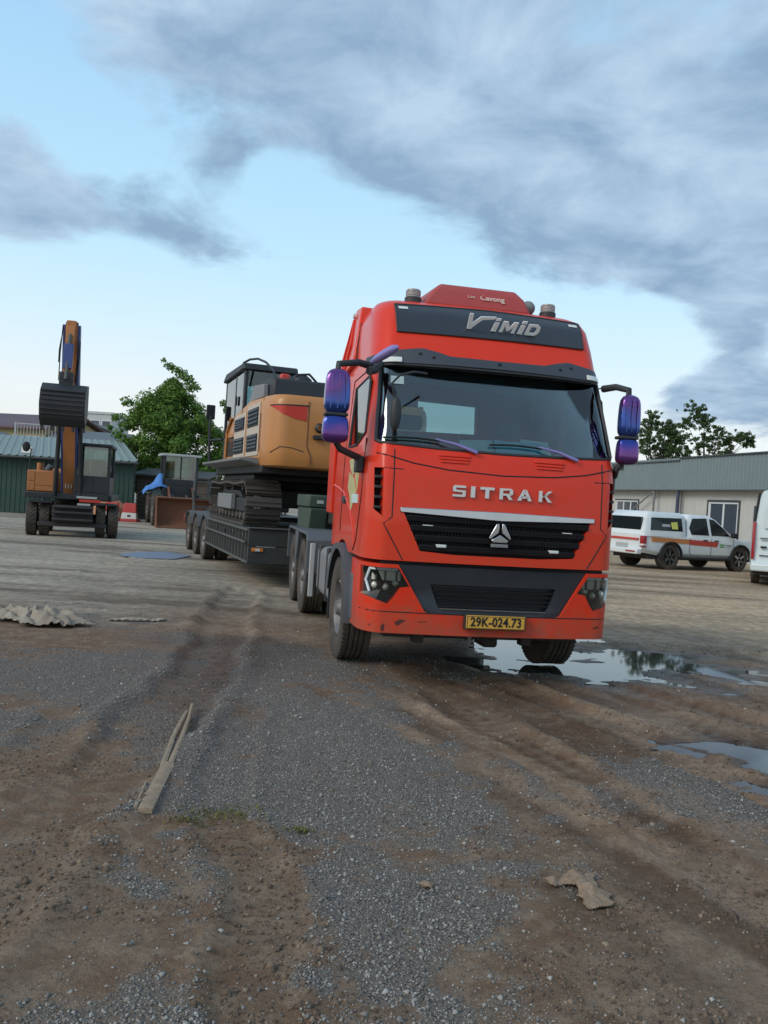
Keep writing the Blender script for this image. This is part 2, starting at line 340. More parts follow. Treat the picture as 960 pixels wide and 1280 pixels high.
# wheels shared by the vehicles: rim mesh + tyre child
_wcache = {}
def wheel(parent, loc, r, w, side, style='road', rim='rim', rr=0.56):
    """axle along local x; side = -1 / +1 the way the outer face looks"""
    key = (round(r, 3), round(w, 3), side, style, rim)
    if key not in _wcache:
        h = w / 2; t = MB()
        ri = r * rr
        prof = [(ri, -h * .72), (ri + .02 * r, -h * .86), (r * .74, -h * 1.02), (r * .88, -h * 1.0), (r * .955, -h * .93)]
        g = r * .022
        if style == 'road':
            e = [-.86, -.52, -.46, -.18, -.12, .12, .18, .46, .52, .86]
            for k in range(0, 10, 2):
                prof += [(r - g * 1.6, h * e[k] - .001), (r, h * e[k] + .004), (r, h * e[k + 1] - .004), (r - g * 1.6, h * e[k + 1] + .001)]
        else:
            prof += [(r * .955, -h * .86), (r * .955, 0), (r * .955, h * .86)]
        prof += [(r * .955, h * .93), (r * .88, h * 1.0), (r * .74, h * 1.02), (ri + .02 * r, h * .86), (ri, h * .72), (ri, -h * .72)]
        t.lathe(prof, ax='x', n=56)
        if style == 'lug':
            nl = 22
            for k in range(nl):
                for sgn in (-1, 1):
                    a = 2 * PI * (k + (.5 if sgn > 0 else 0)) / nl
                    M = Matrix.Rotation(a, 4, 'X') @ Matrix.Translation((0, 0, r * .972)) @ Matrix.Rotation(sgn * .62, 4, 'Z')
                    t.box(0.0 * h if sgn > 0 else -h * 1.02, h * 1.02 if sgn > 0 else 0.0, -.036 * r * 1.4, .036 * r * 1.4, -r * .035, r * .032, M)
        else:
            nb = 60
            for k in range(nb):
                for sgn in (-1, 1):
                    M = Matrix.Rotation(2 * PI * k / nb, 4, 'X') @ Matrix.Translation((sgn * h * .76, 0, r * .99))
                    t.box(-h * .17, h * .17, -r * .031, r * .031, -r * .03, r * .014, M)
        tyre = t.mesh('tyre', 30); tyre.materials.append(MT['rubber'])
        q = MB(); s = side
        q.lathe([(ri * .99, -s * h * .8), (ri * .99, s * h * .8), (ri * .93, s * h * .86), (ri * .88, s * h * .70), (ri * .80, s * h * .35), (ri * .52, s * h * .30), (ri * .44, s * h * .52), (ri * .30, s * h * .72), (ri * .24, s * h * .98), (ri * .02, s * h * 1.0)], ax='x', n=40)
        for k in range(10):
            a = 2 * PI * k / 10; c = Vector((s * h * .30, ri * .66 * math.cos(a), ri * .66 * math.sin(a)))
            q.cyl(c, c + Vector((s * h * .22, 0, 0)), ri * .055, n=6)
        for k in range(10):
            a = 2 * PI * (k + .5) / 10; c = Vector((s * h * .335, ri * .80 * math.cos(a), ri * .80 * math.sin(a)))
            q.cyl(c - Vector((s * h * .02, 0, 0)), c + Vector((s * h * .05, 0, 0)), ri * .07, n=8)
        rm = q.mesh('rim', 30); rm.materials.append(MT[rim])
        _wcache[key] = (tyre, rm)
    tyre, rm = _wcache[key]
    o = ob('wheel', rm, None, parent); o.location = loc
    t = ob('tyre', tyre, None, o)
    o.rotation_euler = (random.uniform(0, 6), 0, 0)
    return o
# ------------------------------------------------------------------ ground
TRUCK = (1.049, 7.637, 0.1997); TRAIL = (0.0075, 12.783, 0.34)
def frame_pt(fr, x, y):
    c, s = math.cos(fr[2]), math.sin(fr[2]); return (fr[0] + x * c - y * s, fr[1] + x * s + y * c)
def seg_dist(x, y, pts):
    d = np.full(np.shape(x), 1e9); al = np.zeros(np.shape(x)); acc = 0.0
    for (x0, y0), (x1, y1) in zip(pts[:-1], pts[1:]):
        dx, dy = x1 - x0, y1 - y0; l2 = dx * dx + dy * dy; l = math.sqrt(l2)
        t = np.clip(((x - x0) * dx + (y - y0) * dy) / l2, 0, 1)
        px, py = x0 + t * dx, y0 + t * dy
        dd = np.hypot(x - px, y - py); m = dd < np.abs(d)
        sg = np.sign((x - x0) * dy - (y - y0) * dx)
        d = np.where(m, dd * np.where(sg == 0, 1, sg), d); al = np.where(m, acc + t * l, al); acc += l
    return d, al
RUTS = [  # centre line, half width, depth, tread pitch
    ([(-2.3, 14.0), (-1.75, 9.6), (-1.5, 7.6), (-1.5, 5.2), (-1.6, 2.0)], 0.30, 0.028, 0.17),
    ([(-1.0, 6.5), (-0.75, 4.4), (-0.35, 3.4), (-0.1, 1.0)], 0.15, 0.015, 0.10),
    ([(-2.1, 6.0), (-1.95, 4.6), (-1.85, 2.0)], 0.16, 0.016, 0.11),
    ([(0.35, 8.6), (0.9, 6.4), (1.55, 4.4), (2.4, 2.0)], 0.24, 0.018, 0.15),
    ([(1.25, 8.0), (2.0, 6.3), (2.6, 4.8), (3.9, 2.4)], 0.22, 0.024, 0.15),
    ([(2.2, 8.2), (3.3, 6.8), (5.2, 5.2)], 0.24, 0.030, 0.14),
    ([(4.6, 10.6), (7.0, 8.8), (11.0, 6.4)], 0.4, 0.02, 0.2),
    ([(-6.5, 22.0), (-5.0, 15.0), (-3.4, 11.4)], 0.3, 0.010, 0.2),
    ([(3.6, 13.0), (6.4, 16.0), (12, 19)], 0.5, 0.012, 0.3),
]
PUDDLES = [  # x, y, radius x, radius y, angle, depth, level
    (1.72, 10.0, 0.85, 1.30, -0.35, 0.045, -0.012), (2.32, 9.0, 0.60, 0.70, 0.5, 0.040, -0.012), (3.25, 9.75, 1.05, 0.75, -0.4, 0.026, -0.012), (3.05, 8.55, 0.62, 0.34, -0.5, 0.020, -0.012),
    (2.86, 5.85, 0.46, 0.80, 0.42, 0.036, -0.012),
]
def puddle_field(x, y):
    p = np.zeros(np.shape(x)); dep = np.zeros(np.shape(x))
    wob = (fbm(x * 1.3 + 3, y * 2.6 + 9, 5, .6) - .5)
    for cx, cy, rx, ry, a, d, l in PUDDLES:
        c, s = math.cos(a), math.sin(a); dx, dy = x - cx, y - cy
        e = np.hypot((dx * c + dy * s) / rx, (-dx * s + dy * c) / ry) + wob * 2.3
        k = 1 - sstep(0.55, 1.25, e); p = np.maximum(p, k); dep = np.maximum(dep, k * d)
    return p, dep
def ground_fields(x, y):
    r = np.hypot(x, y)
    h = (fbm(x * .33, y * .33, 4) - .5) * .035 + (fbm(x * 1.7 + 40, y * 1.7, 4, .5) - .5) * .026 * (1 - .8 * sstep(14, 26, r))
    near = 1 - sstep(8.5, 13, r)
    h = h + (fbm(x * 9 + 11, y * 9 + 7, 4, .6) - .5) * .016 * near
    rut = np.zeros(np.shape(x)); tread = np.zeros(np.shape(x)); treadm = np.zeros(np.shape(x))
    for pts, hw, dep, pitch in RUTS:
        wv = (fbm(x * 2.2, y * 2.2, 3) - .5) * .22
        d, al = seg_dist(x, y, pts); ad = np.abs(d + wv)
        k = 1 - sstep(hw * .75, hw * 1.1, ad); ridge = np.exp(-((ad - hw * 1.25) / (hw * .28)) ** 2)
        pat = 0.5 + 0.5 * np.sin(2 * PI * (al + np.abs(d) * .5) / pitch)
        vis = np.maximum(sstep(.34, .6, fbm(x * .9 + 60, y * .9 + 30, 3)), .55 if pitch in (.17, .11, .15) else 0)
        h = h + (-dep * k * (0.9 + 0.7 * vis) + dep * 1.0 * ridge + dep * 1.05 * k * pat * vis * near)
        rut = np.maximum(rut, k * (0.35 + .65 * vis)); tread = tread - .22 * k * vis * (pat - .35) * near; treadm = np.maximum(treadm, ridge * .5 + k)
    pud, dep = puddle_field(x, y)
    h = h * (1 - .55 * pud) - dep
    # keep what stands on it level: flatten a little under the vehicles
    for fr, x0, x1, y0, y1 in ((TRUCK, -1.3, 1.3, 0.3, 7), (TRAIL, -1.6, 1.6, 7, 13)):
        c, s = math.cos(fr[2]), math.sin(fr[2]); lx = (x - fr[0]) * c + (y - fr[1]) * s; ly = -(x - fr[0]) * s + (y - fr[1]) * c
        k = (1 - sstep(0, .5, np.maximum(np.maximum(x0 - lx, lx - x1), np.maximum(y0 - ly, ly - y1))))
        h = h * (1 - .55 * k) - .006 * k
    far = sstep(18, 34, r); h = h * (1 - far * .75)
    # what the surface is made of
    n1 = fbm(x * .55 + 5, y * .55 + 80, 5, .55); n2 = fbm(x * 2.3 + 50, y * 2.3 + 8, 4, .6)
    def spot(cx, cy, rx, ry): return np.exp(-(((x - cx) / rx) ** 2 + ((y - cy) / ry) ** 2))
    g = .38 + .42 * spot(-1.6, 6.6, 2.6, 2.2) + .30 * spot(0.25, 3.5, .75, 1.0) + .55 * spot(1.9, 5.0, .55, .8) + .4 * spot(-.2, 5.4, .5, .9) + .25 * spot(-.5, 2.6, .5, .5)
    g = g - .55 * spot(1.1, 6.6, 1.0, 1.1) - .45 * spot(1.8, 3.6, .9, 1.4) - .3 * spot(-1.5, 2.9, .9, .6) - .25 * spot(.15, 2.4, .4, .5) - .5 * spot(3.2, 7.0, 1.5, 1.0) - .45 * sstep(9, 14, y)
    n3 = fbm(x * 7 + 31, y * 7 + 2, 4, .7)
    gravel = np.clip(sstep(.30, .86, g + (n1 - .5) * 1.0 + (n2 - .5) * .75 + (n3 - .5) * .9) - .6 * rut, 0, 1)
    wet = .95 * spot(-1.7, 9.25, 1.0, .55) + .5 * spot(-1.4, 8.3, .5, .8) + .35 * spot(1.2, 7.6, 1.6, .9) + .6 * spot(2.6, 9.2, 1.8, 1.3) + .35 * spot(-1.5, 7.8, .6, 1.4) + .25 * spot(2.8, 6.2, 1.0, .9) + .35 * spot(-5.3, 20.3, 1.8, 1.4) + .3 * spot(.6, 12, 1.6, 3)
    wet = np.clip(wet * (.45 + 1.1 * n2) + .8 * np.clip(pud * 2.2, 0, 1) + .25 * rut * (1 - sstep(8, 12, y)), 0, 1)
    pale = np.clip(sstep(8.5, 14, y + (n1 - .5) * 5) * .9 + .4 * spot(1.7, 6.9, .9, .25), 0, 1)
    tan = np.clip(sstep(-1.5, 6, x) * sstep(9, 13, y) + .6 * spot(1.2, 7.1, 1.5, 1.0), 0, 1)
    # smeared soil along the way the vehicles leave the yard
    ac = (x * .90 + y * .43) ; al_ = (-x * .43 + y * .90); zone = np.clip(spot(2.2, 5.6, 2.3, 3.0) + .8 * spot(1.2, 7.2, 1.2, 1.0) + .8 * spot(6, 10, 4, 3), 0, 1)
    sm = fbm(ac * 4.6 + 3, al_ * .55 + 20, 5, .62) - .5; h = h + sm * .050 * zone * (1 - sstep(9, 14, r)); streak = .5 + sm * zone * 2.6 - tread * 1.0
    ac2 = x; sm2 = fbm(x * .30 + 9, y * 1.6 + 4, 5, .6) - .5; streak = streak + sm2 * 1.5 * sstep(8, 12, y) * (1 - zone)
    return h, gravel * (1 - .55 * zone * sstep(-.02, .06, sm)), wet, pale, tan, np.clip(streak, 0, 1)
def grid_axis(c, a, ext0, ext1, n):
    t = np.linspace(-math.asinh(ext0 / a), math.asinh(ext1 / a), n); return c + a * np.sinh(t)
def build_ground():
    X = grid_axis(.1, 1.3, 700, 700, 580); Y = grid_axis(5.6, 2.6, 96, 1500, 980)
    gx, gy = np.meshgrid(X, Y, indexing='xy'); x = gx.ravel(); y = gy.ravel()
    h, gravel, wet, pale, tan, streak = ground_fields(x, y)
    nx, ny = len(X), len(Y); me = bpy.data.meshes.new('ground')
    co = np.stack([x, y, h], 1).astype(np.float32)
    i = np.arange(nx * (ny - 1)).reshape(ny - 1, nx)[:, :-1].ravel()
    q = np.stack([i, i + 1, i + nx + 1, i + nx], 1).astype(np.int32)
    me.vertices.add(len(co)); me.vertices.foreach_set('co', co.ravel())
    me.loops.add(q.size); me.loops.foreach_set('vertex_index', q.ravel())
    me.polygons.add(len(q)); me.polygons.foreach_set('loop_start', np.arange(0, q.size, 4, dtype=np.int32))
    me.polygons.foreach_set('use_smooth', np.ones(len(q), bool))
    me.update(calc_edges=True); me.validate()
    for nm, a in (('gravel', gravel), ('wet', wet), ('pale', pale), ('tan', tan), ('streak', streak)):
        at = me.attributes.new(nm, 'FLOAT', 'POINT'); at.data.foreach_set('value', a.astype(np.float32))
    return me
def ground_mat():
    m = bpy.data.materials.new('yard_soil'); m.use_nodes = True
    nt = m.node_tree; N = nt.nodes; L = nt.links; b = N['Principled BSDF']
    def nd(t, **k):
        n = N.new(t)
        for a, c in k.items(): setattr(n, a, c)
        return n
    def att(nm): return nd('ShaderNodeAttribute', attribute_name=nm).outputs['Fac']
    def noise(s, d=6, r=.6):
        n = nd('ShaderNodeTexNoise'); n.inputs['Scale'].default_value = s; n.inputs['Detail'].default_value = d; n.inputs['Roughness'].default_value = r; L.new(P, n.inputs['Vector']); return n.outputs[0]
    def mixc(f, a, c):
        n = nd('ShaderNodeMix', data_type='RGBA')
        for i, v in ((0, f), (6, a), (7, c)):
            if isinstance(v, (int, float)): n.inputs[i].default_value = v
            elif isinstance(v, tuple): n.inputs[i].default_value = (*v, 1)
            else: L.new(v, n.inputs[i])
        return n.outputs[2]
    def mr(v, a, c, d=0., e=1., smooth=True):
        n = nd('ShaderNodeMapRange', interpolation_type='SMOOTHSTEP' if smooth else 'LINEAR'); L.new(v, n.inputs[0])
        for i, t in enumerate((a, c, d, e)): n.inputs[i + 1].default_value = t
        return n.outputs[0]
    def mul(a, c, op='MULTIPLY'):
        n = nd('ShaderNodeMath', operation=op)
        for i, v in enumerate((a, c)):
            if isinstance(v, (int, float)): n.inputs[i].default_value = v
            else: L.new(v, n.inputs[i])
        return n.outputs[0]
    P = nd('ShaderNodeTexCoord').outputs['Object']
    A = {k: att(k) for k in ('gravel', 'wet', 'pale', 'tan', 'streak')}
    nA, nB, nC, nD = noise(1.1), noise(6.5, 8, .65), noise(38, 6, .7), noise(150, 3, .6)
    dirt = mixc(mr(nA, .36, .64), (0.158, 0.090, 0.050), (0.205, 0.142, 0.096))
    dirt = mixc(mr(nB, .42, .66), dirt, (0.250, 0.178, 0.120))
    dirt = mixc(mul(mr(nC, .48, .62), .6), dirt, (0.105, 0.072, 0.050))
    dirt = mixc(mul(mr(nD, .56, .70), .5), dirt, (0.36, 0.29, 0.22))
    palec = mixc(mr(nB, .35, .68), (0.25, 0.215, 0.17), (0.42, 0.37, 0.295))
    palec = mixc(mul(mr(nC, .5, .66), .5), palec, (0.16, 0.135, 0.105))
    tanc = mixc(mr(nB, .35, .68), (0.30, 0.21, 0.13), (0.48, 0.37, 0.25))
    palec = mixc(A['tan'], palec, tanc)
    base = mixc(A['pale'], dirt, palec)
    lo_ = nd('ShaderNodeMix', data_type='RGBA', blend_type='MULTIPLY'); lo_.inputs[0].default_value = 1; L.new(base, lo_.inputs[6]); lo_.inputs[7].default_value = (0.58, 0.53, 0.50, 1)
    hi_ = nd('ShaderNodeMix', data_type='RGBA', blend_type='MULTIPLY'); hi_.inputs[0].default_value = 1; L.new(base, hi_.inputs[6]); hi_.inputs[7].default_value = (1.35, 1.32, 1.28, 1)
    base = mixc(mr(A['streak'], .5, .85), mixc(mr(A['streak'], .15, .5), lo_.outputs[2], base), hi_.outputs[2])
    # stones: two sizes of cells, each with its own grey
    vo = nd('ShaderNodeTexVoronoi'); L.new(P, vo.inputs['Vector']); vo.inputs['Scale'].default_value = 62; vo.inputs['Randomness'].default_value = 1
    vo2 = nd('ShaderNodeTexVoronoi'); L.new(P, vo2.inputs['Vector']); vo2.inputs['Scale'].default_value = 135
    hs = nd('ShaderNodeSeparateColor'); L.new(vo.outputs['Color'], hs.inputs[0]); hs2 = nd('ShaderNodeSeparateColor'); L.new(vo2.outputs['Color'], hs2.inputs[0])
    st = mixc(hs.outputs[0], (0.135, 0.124, 0.114), (0.35, 0.325, 0.295)); st = mixc(mr(hs.outputs[1], .93, .97), st, (0.40, 0.375, 0.34))
    st2 = mixc(hs2.outputs[0], (0.12, 0.111, 0.103), (0.31, 0.29, 0.265))
    st = mixc(mr(nB, .42, .58), st, st2)
    edge = mr(vo.outputs['Distance'], .35, .62)
    st = mixc(mul(edge, .6), st, (0.085, 0.068, 0.055))
    gm = mr(mul(mul(A['gravel'], .8), mul(mul(nC, .55), mul(nB, .45), 'ADD'), 'ADD'), .62, 1.08)
    base = mixc(mul(gm, .80), base, st)
    wetm = mr(mul(A['wet'], mul(nB, .35, 'ADD')), .12, .62)
    dark = nd('ShaderNodeMix', data_type='RGBA', blend_type='MULTIPLY'); dark.inputs[0].default_value = 1; L.new(base, dark.inputs[6]); dark.inputs[7].default_value = (0.56, 0.53, 0.51, 1)
    base = mixc(wetm, base, dark.outputs[2])
    L.new(base, b.inputs['Base Color'])
    L.new(mr(wetm, 0, 1, .93, .42, False), b.inputs['Roughness'])
    b.inputs['Specular IOR Level'].default_value = .35
    hgt = mul(mul(nB, .45), mul(nC, .5), 'ADD'); hgt = mul(hgt, mul(nD, .22), 'ADD')
    inv = mr(vo.outputs['Distance'], 0, .6, 1, 0); hgt = mul(hgt, mul(mul(inv, gm), .75), 'ADD')
    bp = nd('ShaderNodeBump'); bp.inputs['Strength'].default_value = .95; bp.inputs['Distance'].default_value = .032
    L.new(hgt, bp.inputs['Height']); L.new(bp.outputs[0], b.inputs['Normal'])
    return m
gnd = ob('ground', build_ground(), ground_mat()); tag(gnd, kind='structure', label='brown mud and grey gravel ground of the machinery yard')
def ground_z(x, y): return float(ground_fields(np.array([x]), np.array([y]))[0][0])

MT['water'] = mat('muddy_water', (0.045, 0.040, 0.034), 0.035, var=0.2, spec=0.5)
MT['water'].node_tree.nodes['Principled BSDF'].inputs['IOR'].default_value = 1.33
def puddle(label, parts, level, pad=1.5):
    mb = MB(); xs = [p[0] for p in parts]; ys = [p[1] for p in parts]; r = max(max(p[2], p[3]) for p in parts) * pad
    x0, x1, y0, y1 = min(xs) - r, max(xs) + r, min(ys) - r, max(ys) + r; n = 60
    gx = np.linspace(x0, x1, n); gy = np.linspace(y0, y1, n)
    xx, yy = np.meshgrid(gx, gy, indexing='ij'); h = ground_fields(xx, yy)[0]; pu, _ = puddle_field(xx, yy)
    keep = (pu[:-1, :-1] + pu[1:, 1:] + pu[1:, :-1] + pu[:-1, 1:]) > .12
    idx = {}; vs = []; fs = []
    def V(i, j):
        if (i, j) not in idx: idx[(i, j)] = len(vs); vs.append((gx[i], gy[j], level))
        return idx[(i, j)]
    for i in range(n - 1):
        for j in range(n - 1):
            if keep[i, j]: fs.append((V(i, j), V(i + 1, j), V(i + 1, j + 1), V(i, j + 1)))
    mb.add(vs, fs); o = mb.build('puddle', 'water', smooth=0); tag(o, label, kind='structure'); return o
puddle('sky-bright puddle spreading from under the red truck to the right', PUDDLES[:4], -0.020)
puddle('small grey puddle by the right edge of the yard ground', PUDDLES[4:5], -0.020)

# loose stones lying on the near ground
def build_gravel(n=84000, mud=False):
    u = RNG.random(n * 3); y = 1.9 + 9.5 * u ** 1.9; x = (RNG.random(n * 3) * 2 - 1) * (y * .50 + .35)
    _, g, w, p, t, _s = ground_fields(x, y)
    pr = np.clip(.04 + g * 1.0, 0, 1) if not mud else np.clip(1.0 - g * 1.1, 0, 1) * (vnoise(x * 3, y * 3) > .42); keep = RNG.random(len(x)) < pr
    x, y, g = x[keep][:n], y[keep][:n], g[keep][:n]; n = len(x)
    h = ground_fields(x, y)[0]
    pu, _ = puddle_field(x, y); ok = pu < .25; x, y, h = x[ok], y[ok], h[ok]; n = len(x)
    sz = np.clip(np.exp(RNG.normal(math.log(.0038 if not mud else .0058), .46, n)), .002, .015 if not mud else .022)
    base = np.array([(1, 0, 0), (-.5, .87, 0), (-.5, -.87, 0), (.35, .2, .7), (-.4, .1, .65), (.05, -.45, .62), (0, 0, -.5)], float)
    fs = np.array([(0, 1, 3), (1, 4, 3), (1, 2, 4), (2, 5, 4), (2, 0, 5), (0, 3, 5), (3, 4, 5), (0, 6, 1), (1, 6, 2), (2, 6, 0)], np.int32)
    a = RNG.random(n) * 2 * PI; c, s = np.cos(a), np.sin(a)
    V = np.repeat(base[None], n, 0) * (1 + .35 * (RNG.random((n, 7, 3)) - .5)) * sz[:, None, None] * (.7 + .6 * RNG.random((n, 1, 3)))
    vx = V[:, :, 0] * c[:, None] - V[:, :, 1] * s[:, None] + x[:, None]; vy = V[:, :, 0] * s[:, None] + V[:, :, 1] * c[:, None] + y[:, None]; vz = V[:, :, 2] + h[:, None] + sz[:, None] * (.08 if not mud else -.12)
    co = np.stack([vx, vy, vz], 2).reshape(-1, 3).astype(np.float32); q = (fs[None] + (np.arange(n) * 7)[:, None, None]).reshape(-1, 3).astype(np.int32)
    me = bpy.data.meshes.new('gravel'); me.vertices.add(len(co)); me.vertices.foreach_set('co', co.ravel())
    me.loops.add(q.size); me.loops.foreach_set('vertex_index', q.ravel()); me.polygons.add(len(q)); me.polygons.foreach_set('loop_start', np.arange(0, q.size, 3, dtype=np.int32)); me.update(calc_edges=True)
    m = bpy.data.materials.new('gravel_stone'); m.use_nodes = True; N = m.node_tree.nodes; L = m.node_tree.links; b = N['Principled BSDF']; b.inputs['Roughness'].default_value = .85
    at = N.new('ShaderNodeNewGeometry'); cr = N.new('ShaderNodeValToRGB'); L.new(at.outputs['Random Per Island'], cr.inputs[0]); e = cr.color_ramp.elements
    e[0].color = (.10, .092, .085, 1); e[1].color = (.40, .375, .335, 1); e[1].position = 1
    k = e.new(.55); k.color = (.23, .215, .198, 1); k = e.new(.86); k.color = (.31, .29, .262, 1)
    if mud:
        e[0].color = (.075, .050, .034, 1); e[1].color = (.26, .19, .13, 1); e[1 if len(e) < 3 else 1].color = (.12, .082, .055, 1); e[2].color = (.16, .11, .075, 1); e[3].color = (.27, .195, .135, 1)
    L.new(cr.outputs[0], b.inputs['Base Color'])
    if mud:
        o = ob('mud_crumbs', me, m); tag(o, 'brown crumbs of mud strewn over the near ground', 'mud', kind='stuff'); return o
    o = ob('gravel', me, m); tag(o, 'loose grey crushed stone scattered over the near ground', 'gravel', kind='stuff'); return o
build_gravel()
build_gravel(26000, True)
# ------------------------------------------------------------------ the red tractor truck
trk = thing('tractor_truck', 'red high-roof tractor truck coupled to the lowbed trailer, facing the viewer', 'truck', (TRUCK[0], TRUCK[1], 0), TRUCK[2])
ZL = [0.44, 1.12, 1.5, 1.9, 2.1, 2.18, 2.5, 2.87, 2.98, 3.25, 3.45, 3.55, 3.61, 3.65]
YF = [0.03, 0.00, 0.0, 0.02, 0.06, 0.10, 0.235, 0.395, 0.44, 0.56, 0.66, 0.76, 0.92, 1.15]
HW = [1.195, 1.20, 1.20, 1.20, 1.195, 1.19, 1.17, 1.145, 1.14, 1.125, 1.105, 1.075, 1.03, .93]
def yfront(x, z):
    hw = interp(z, ZL, HW); yf = interp(z, ZL, YF); ax = min(abs(x), hw - 1e-4); k = hw - .2
    y0 = yf + .085 * (min(ax, k) / hw) ** 2
    if ax > k: y0 += .32 * (1 - math.sqrt(max(0, 1 - ((ax - k) / .2) ** 2)))
    return y0
def ring(z, yb, nfront=40, nside=10):
    hw = interp(z, ZL, HW); k = hw - .2; pts = []
    xs = [-k + 2 * k * i / nfront for i in range(nfront + 1)]
    arc = [(hw - .2 + .2 * math.sin(t), interp(z, ZL, YF) + .085 * (k / hw) ** 2 + .32 * (1 - math.cos(t))) for t in [PI / 2 * i / 9 for i in range(1, 10)]]
    for x in xs: pts.append((x, yfront(x, z), z))
    for a, b in arc: pts.append((a, b, z))
    y1 = arc[-1][1]
    for i in range(1, nside): pts.append((hw, y1 + (yb - .1 - y1) * i / nside, z))
    pts += [(hw, yb - .08, z), (hw - .03, yb - .02, z), (hw - .1, yb, z)]
    for i in range(1, 8): pts.append(((hw - .1) * (1 - 2 * i / 8), yb, z))
    pts += [(-hw + .1, yb, z), (-hw + .03, yb - .02, z), (-hw, yb - .08, z)]
    for i in range(nside - 1, 0, -1): pts.append((-hw, y1 + (yb - .1 - y1) * i / nside, z))
    for a, b in arc[::-1]: pts.append((-a, b, z))
    return pts
def dense(zs, step=.06):
    out = [zs[0]]
    for a, b in zip(zs[:-1], zs[1:]):
        n = max(1, round((b - a) / step)); out += [a + (b - a) * i / n for i in range(1, n + 1)]
    return out
def fpanel(parent, name, m, x0, x1, bot, top, off=0.0, thick=.02, nx=40, nz=8, bevel=0.0, surf=yfront):
    """panel that follows the front of the cab: bot/top are lists of (x,z)"""
    P = []; Q = []
    for i in range(nx + 1):
        x = x0 + (x1 - x0) * i / nx; b = interp(x, *zip(*bot)); t = interp(x, *zip(*top)); rp = []; rq = []
        for j in range(nz + 1):
            z = b + (t - b) * j / nz; y = surf(x, z) + off; rp.append((x, y, z)); rq.append((x, y + thick, z))
        P.append(rp); Q.append(rq)
    return MB().slab(P, Q).build(name, m, parent, bevel)
def fpoly(parent, name, m, poly, off=0.0, thick=.02, surf=yfront, step=.08):
    """polygon plate (x,z) laid on the front surface, ends following it"""
    pts = resample(poly, step); n = len(pts); f = [(p[0], surf(p[0], p[1]) + off, p[1]) for p in pts]; k = [(p[0], surf(p[0], p[1]) + off + thick, p[1]) for p in pts]
    cx = sum(p[0] for p in pts) / n; cz = sum(p[1] for p in pts) / n
    mb = MB(); vs = f + k + [(cx, surf(cx, cz) + off, cz), (cx, surf(cx, cz) + off + thick, cz)]
    fs = [(i, (i + 1) % n, 2 * n) for i in range(n)] + [(n + (i + 1) % n, n + i, 2 * n + 1) for i in range(n)] + [((i + 1) % n, i, n + i, n + (i + 1) % n) for i in range(n)]
    return mb.add(vs, fs).build(name, m, parent)
def fline(parent, name, m, pts, r=.007, off=0.0, surf=yfront, sub=.05):
    out = []
    for a, b in zip(pts[:-1], pts[1:]):
        n = max(1, int(math.dist(a, b) / sub))
        for i in range(n): out.append((a[0] + (b[0] - a[0]) * i / n, a[1] + (b[1] - a[1]) * i / n))
    out.append(pts[-1])
    return MB().tube([(x, surf(x, z) + off, z) for x, z in out], r, 6).build(name, m, parent)
def mirror_poly(p): return [(-x, z) for x, z in p][::-1]

MT['insert'] = mat('bumper_insert_plastic', (0.017, 0.021, 0.028), 0.45, var=0.2, dirt=.14, dirtcol=(.06, .058, .055))
MT['grillebar'] = mat('grille_black', (0.007, 0.007, 0.009), 0.6, var=0.2, dirt=.08, dirtcol=(.03, .03, .03), spec=.25)
MT['scuff'] = mat('scuffed_plastic', (0.09, 0.022, 0.016), 0.7, var=.5, scale=40)
# cab shell, cut open for glass, grille, ducts, interior and wheel arches
cab = MB().loft([ring(z, 2.3) for z in dense(ZL[1:])]).build('cab_body', 'red', trk)
WS = [(-1.135, 2.18), (-1.10, 2.155), (-.6, 2.13), (0, 2.12), (.6, 2.13), (1.10, 2.155), (1.135, 2.18), (1.075, 2.90), (-1.075, 2.90)]
SW = [(.50, 2.26), (.92, 2.16), (1.38, 2.16), (1.38, 2.76), (.66, 2.80), (.58, 2.74)]
RW = [(-.55, 2.44), (.41, 2.46), (.40, 2.80), (-.55, 2.82)]
GR = [(-.90, 1.585), (-.72, 1.215), (-.4, 1.195), (.4, 1.195), (.72, 1.215), (.90, 1.585)]
VENT = [(1.065, 1.50), (1.135, 1.56), (1.145, 1.93), (1.075, 1.93)]
cav = MB().prism([(.30, 1.62), (.30, 2.05), (.44, 2.40), (.68, 2.84), (.80, 3.08), (2.2, 3.08), (2.2, 1.5), (.4, 1.5)], 'x', -1.05, 1.05)
archc = MB().lathe([(0.001, -2), (.70, -2), (.70, 2), (0.001, 2)], (0, 1.4, .52), 'x', 40)
boolean(cab, [cav, MB().prism(WS, 'y', -.5, .75), MB().prism(SW, 'x', -2, 2), MB().prism(RW, 'y', 2.0, 2.6), MB().prism(GR, 'y', -.5, .13),
              MB().prism(VENT, 'y', -.3, .27), MB().prism(mirror_poly(VENT), 'y', -.3, .27), archc])
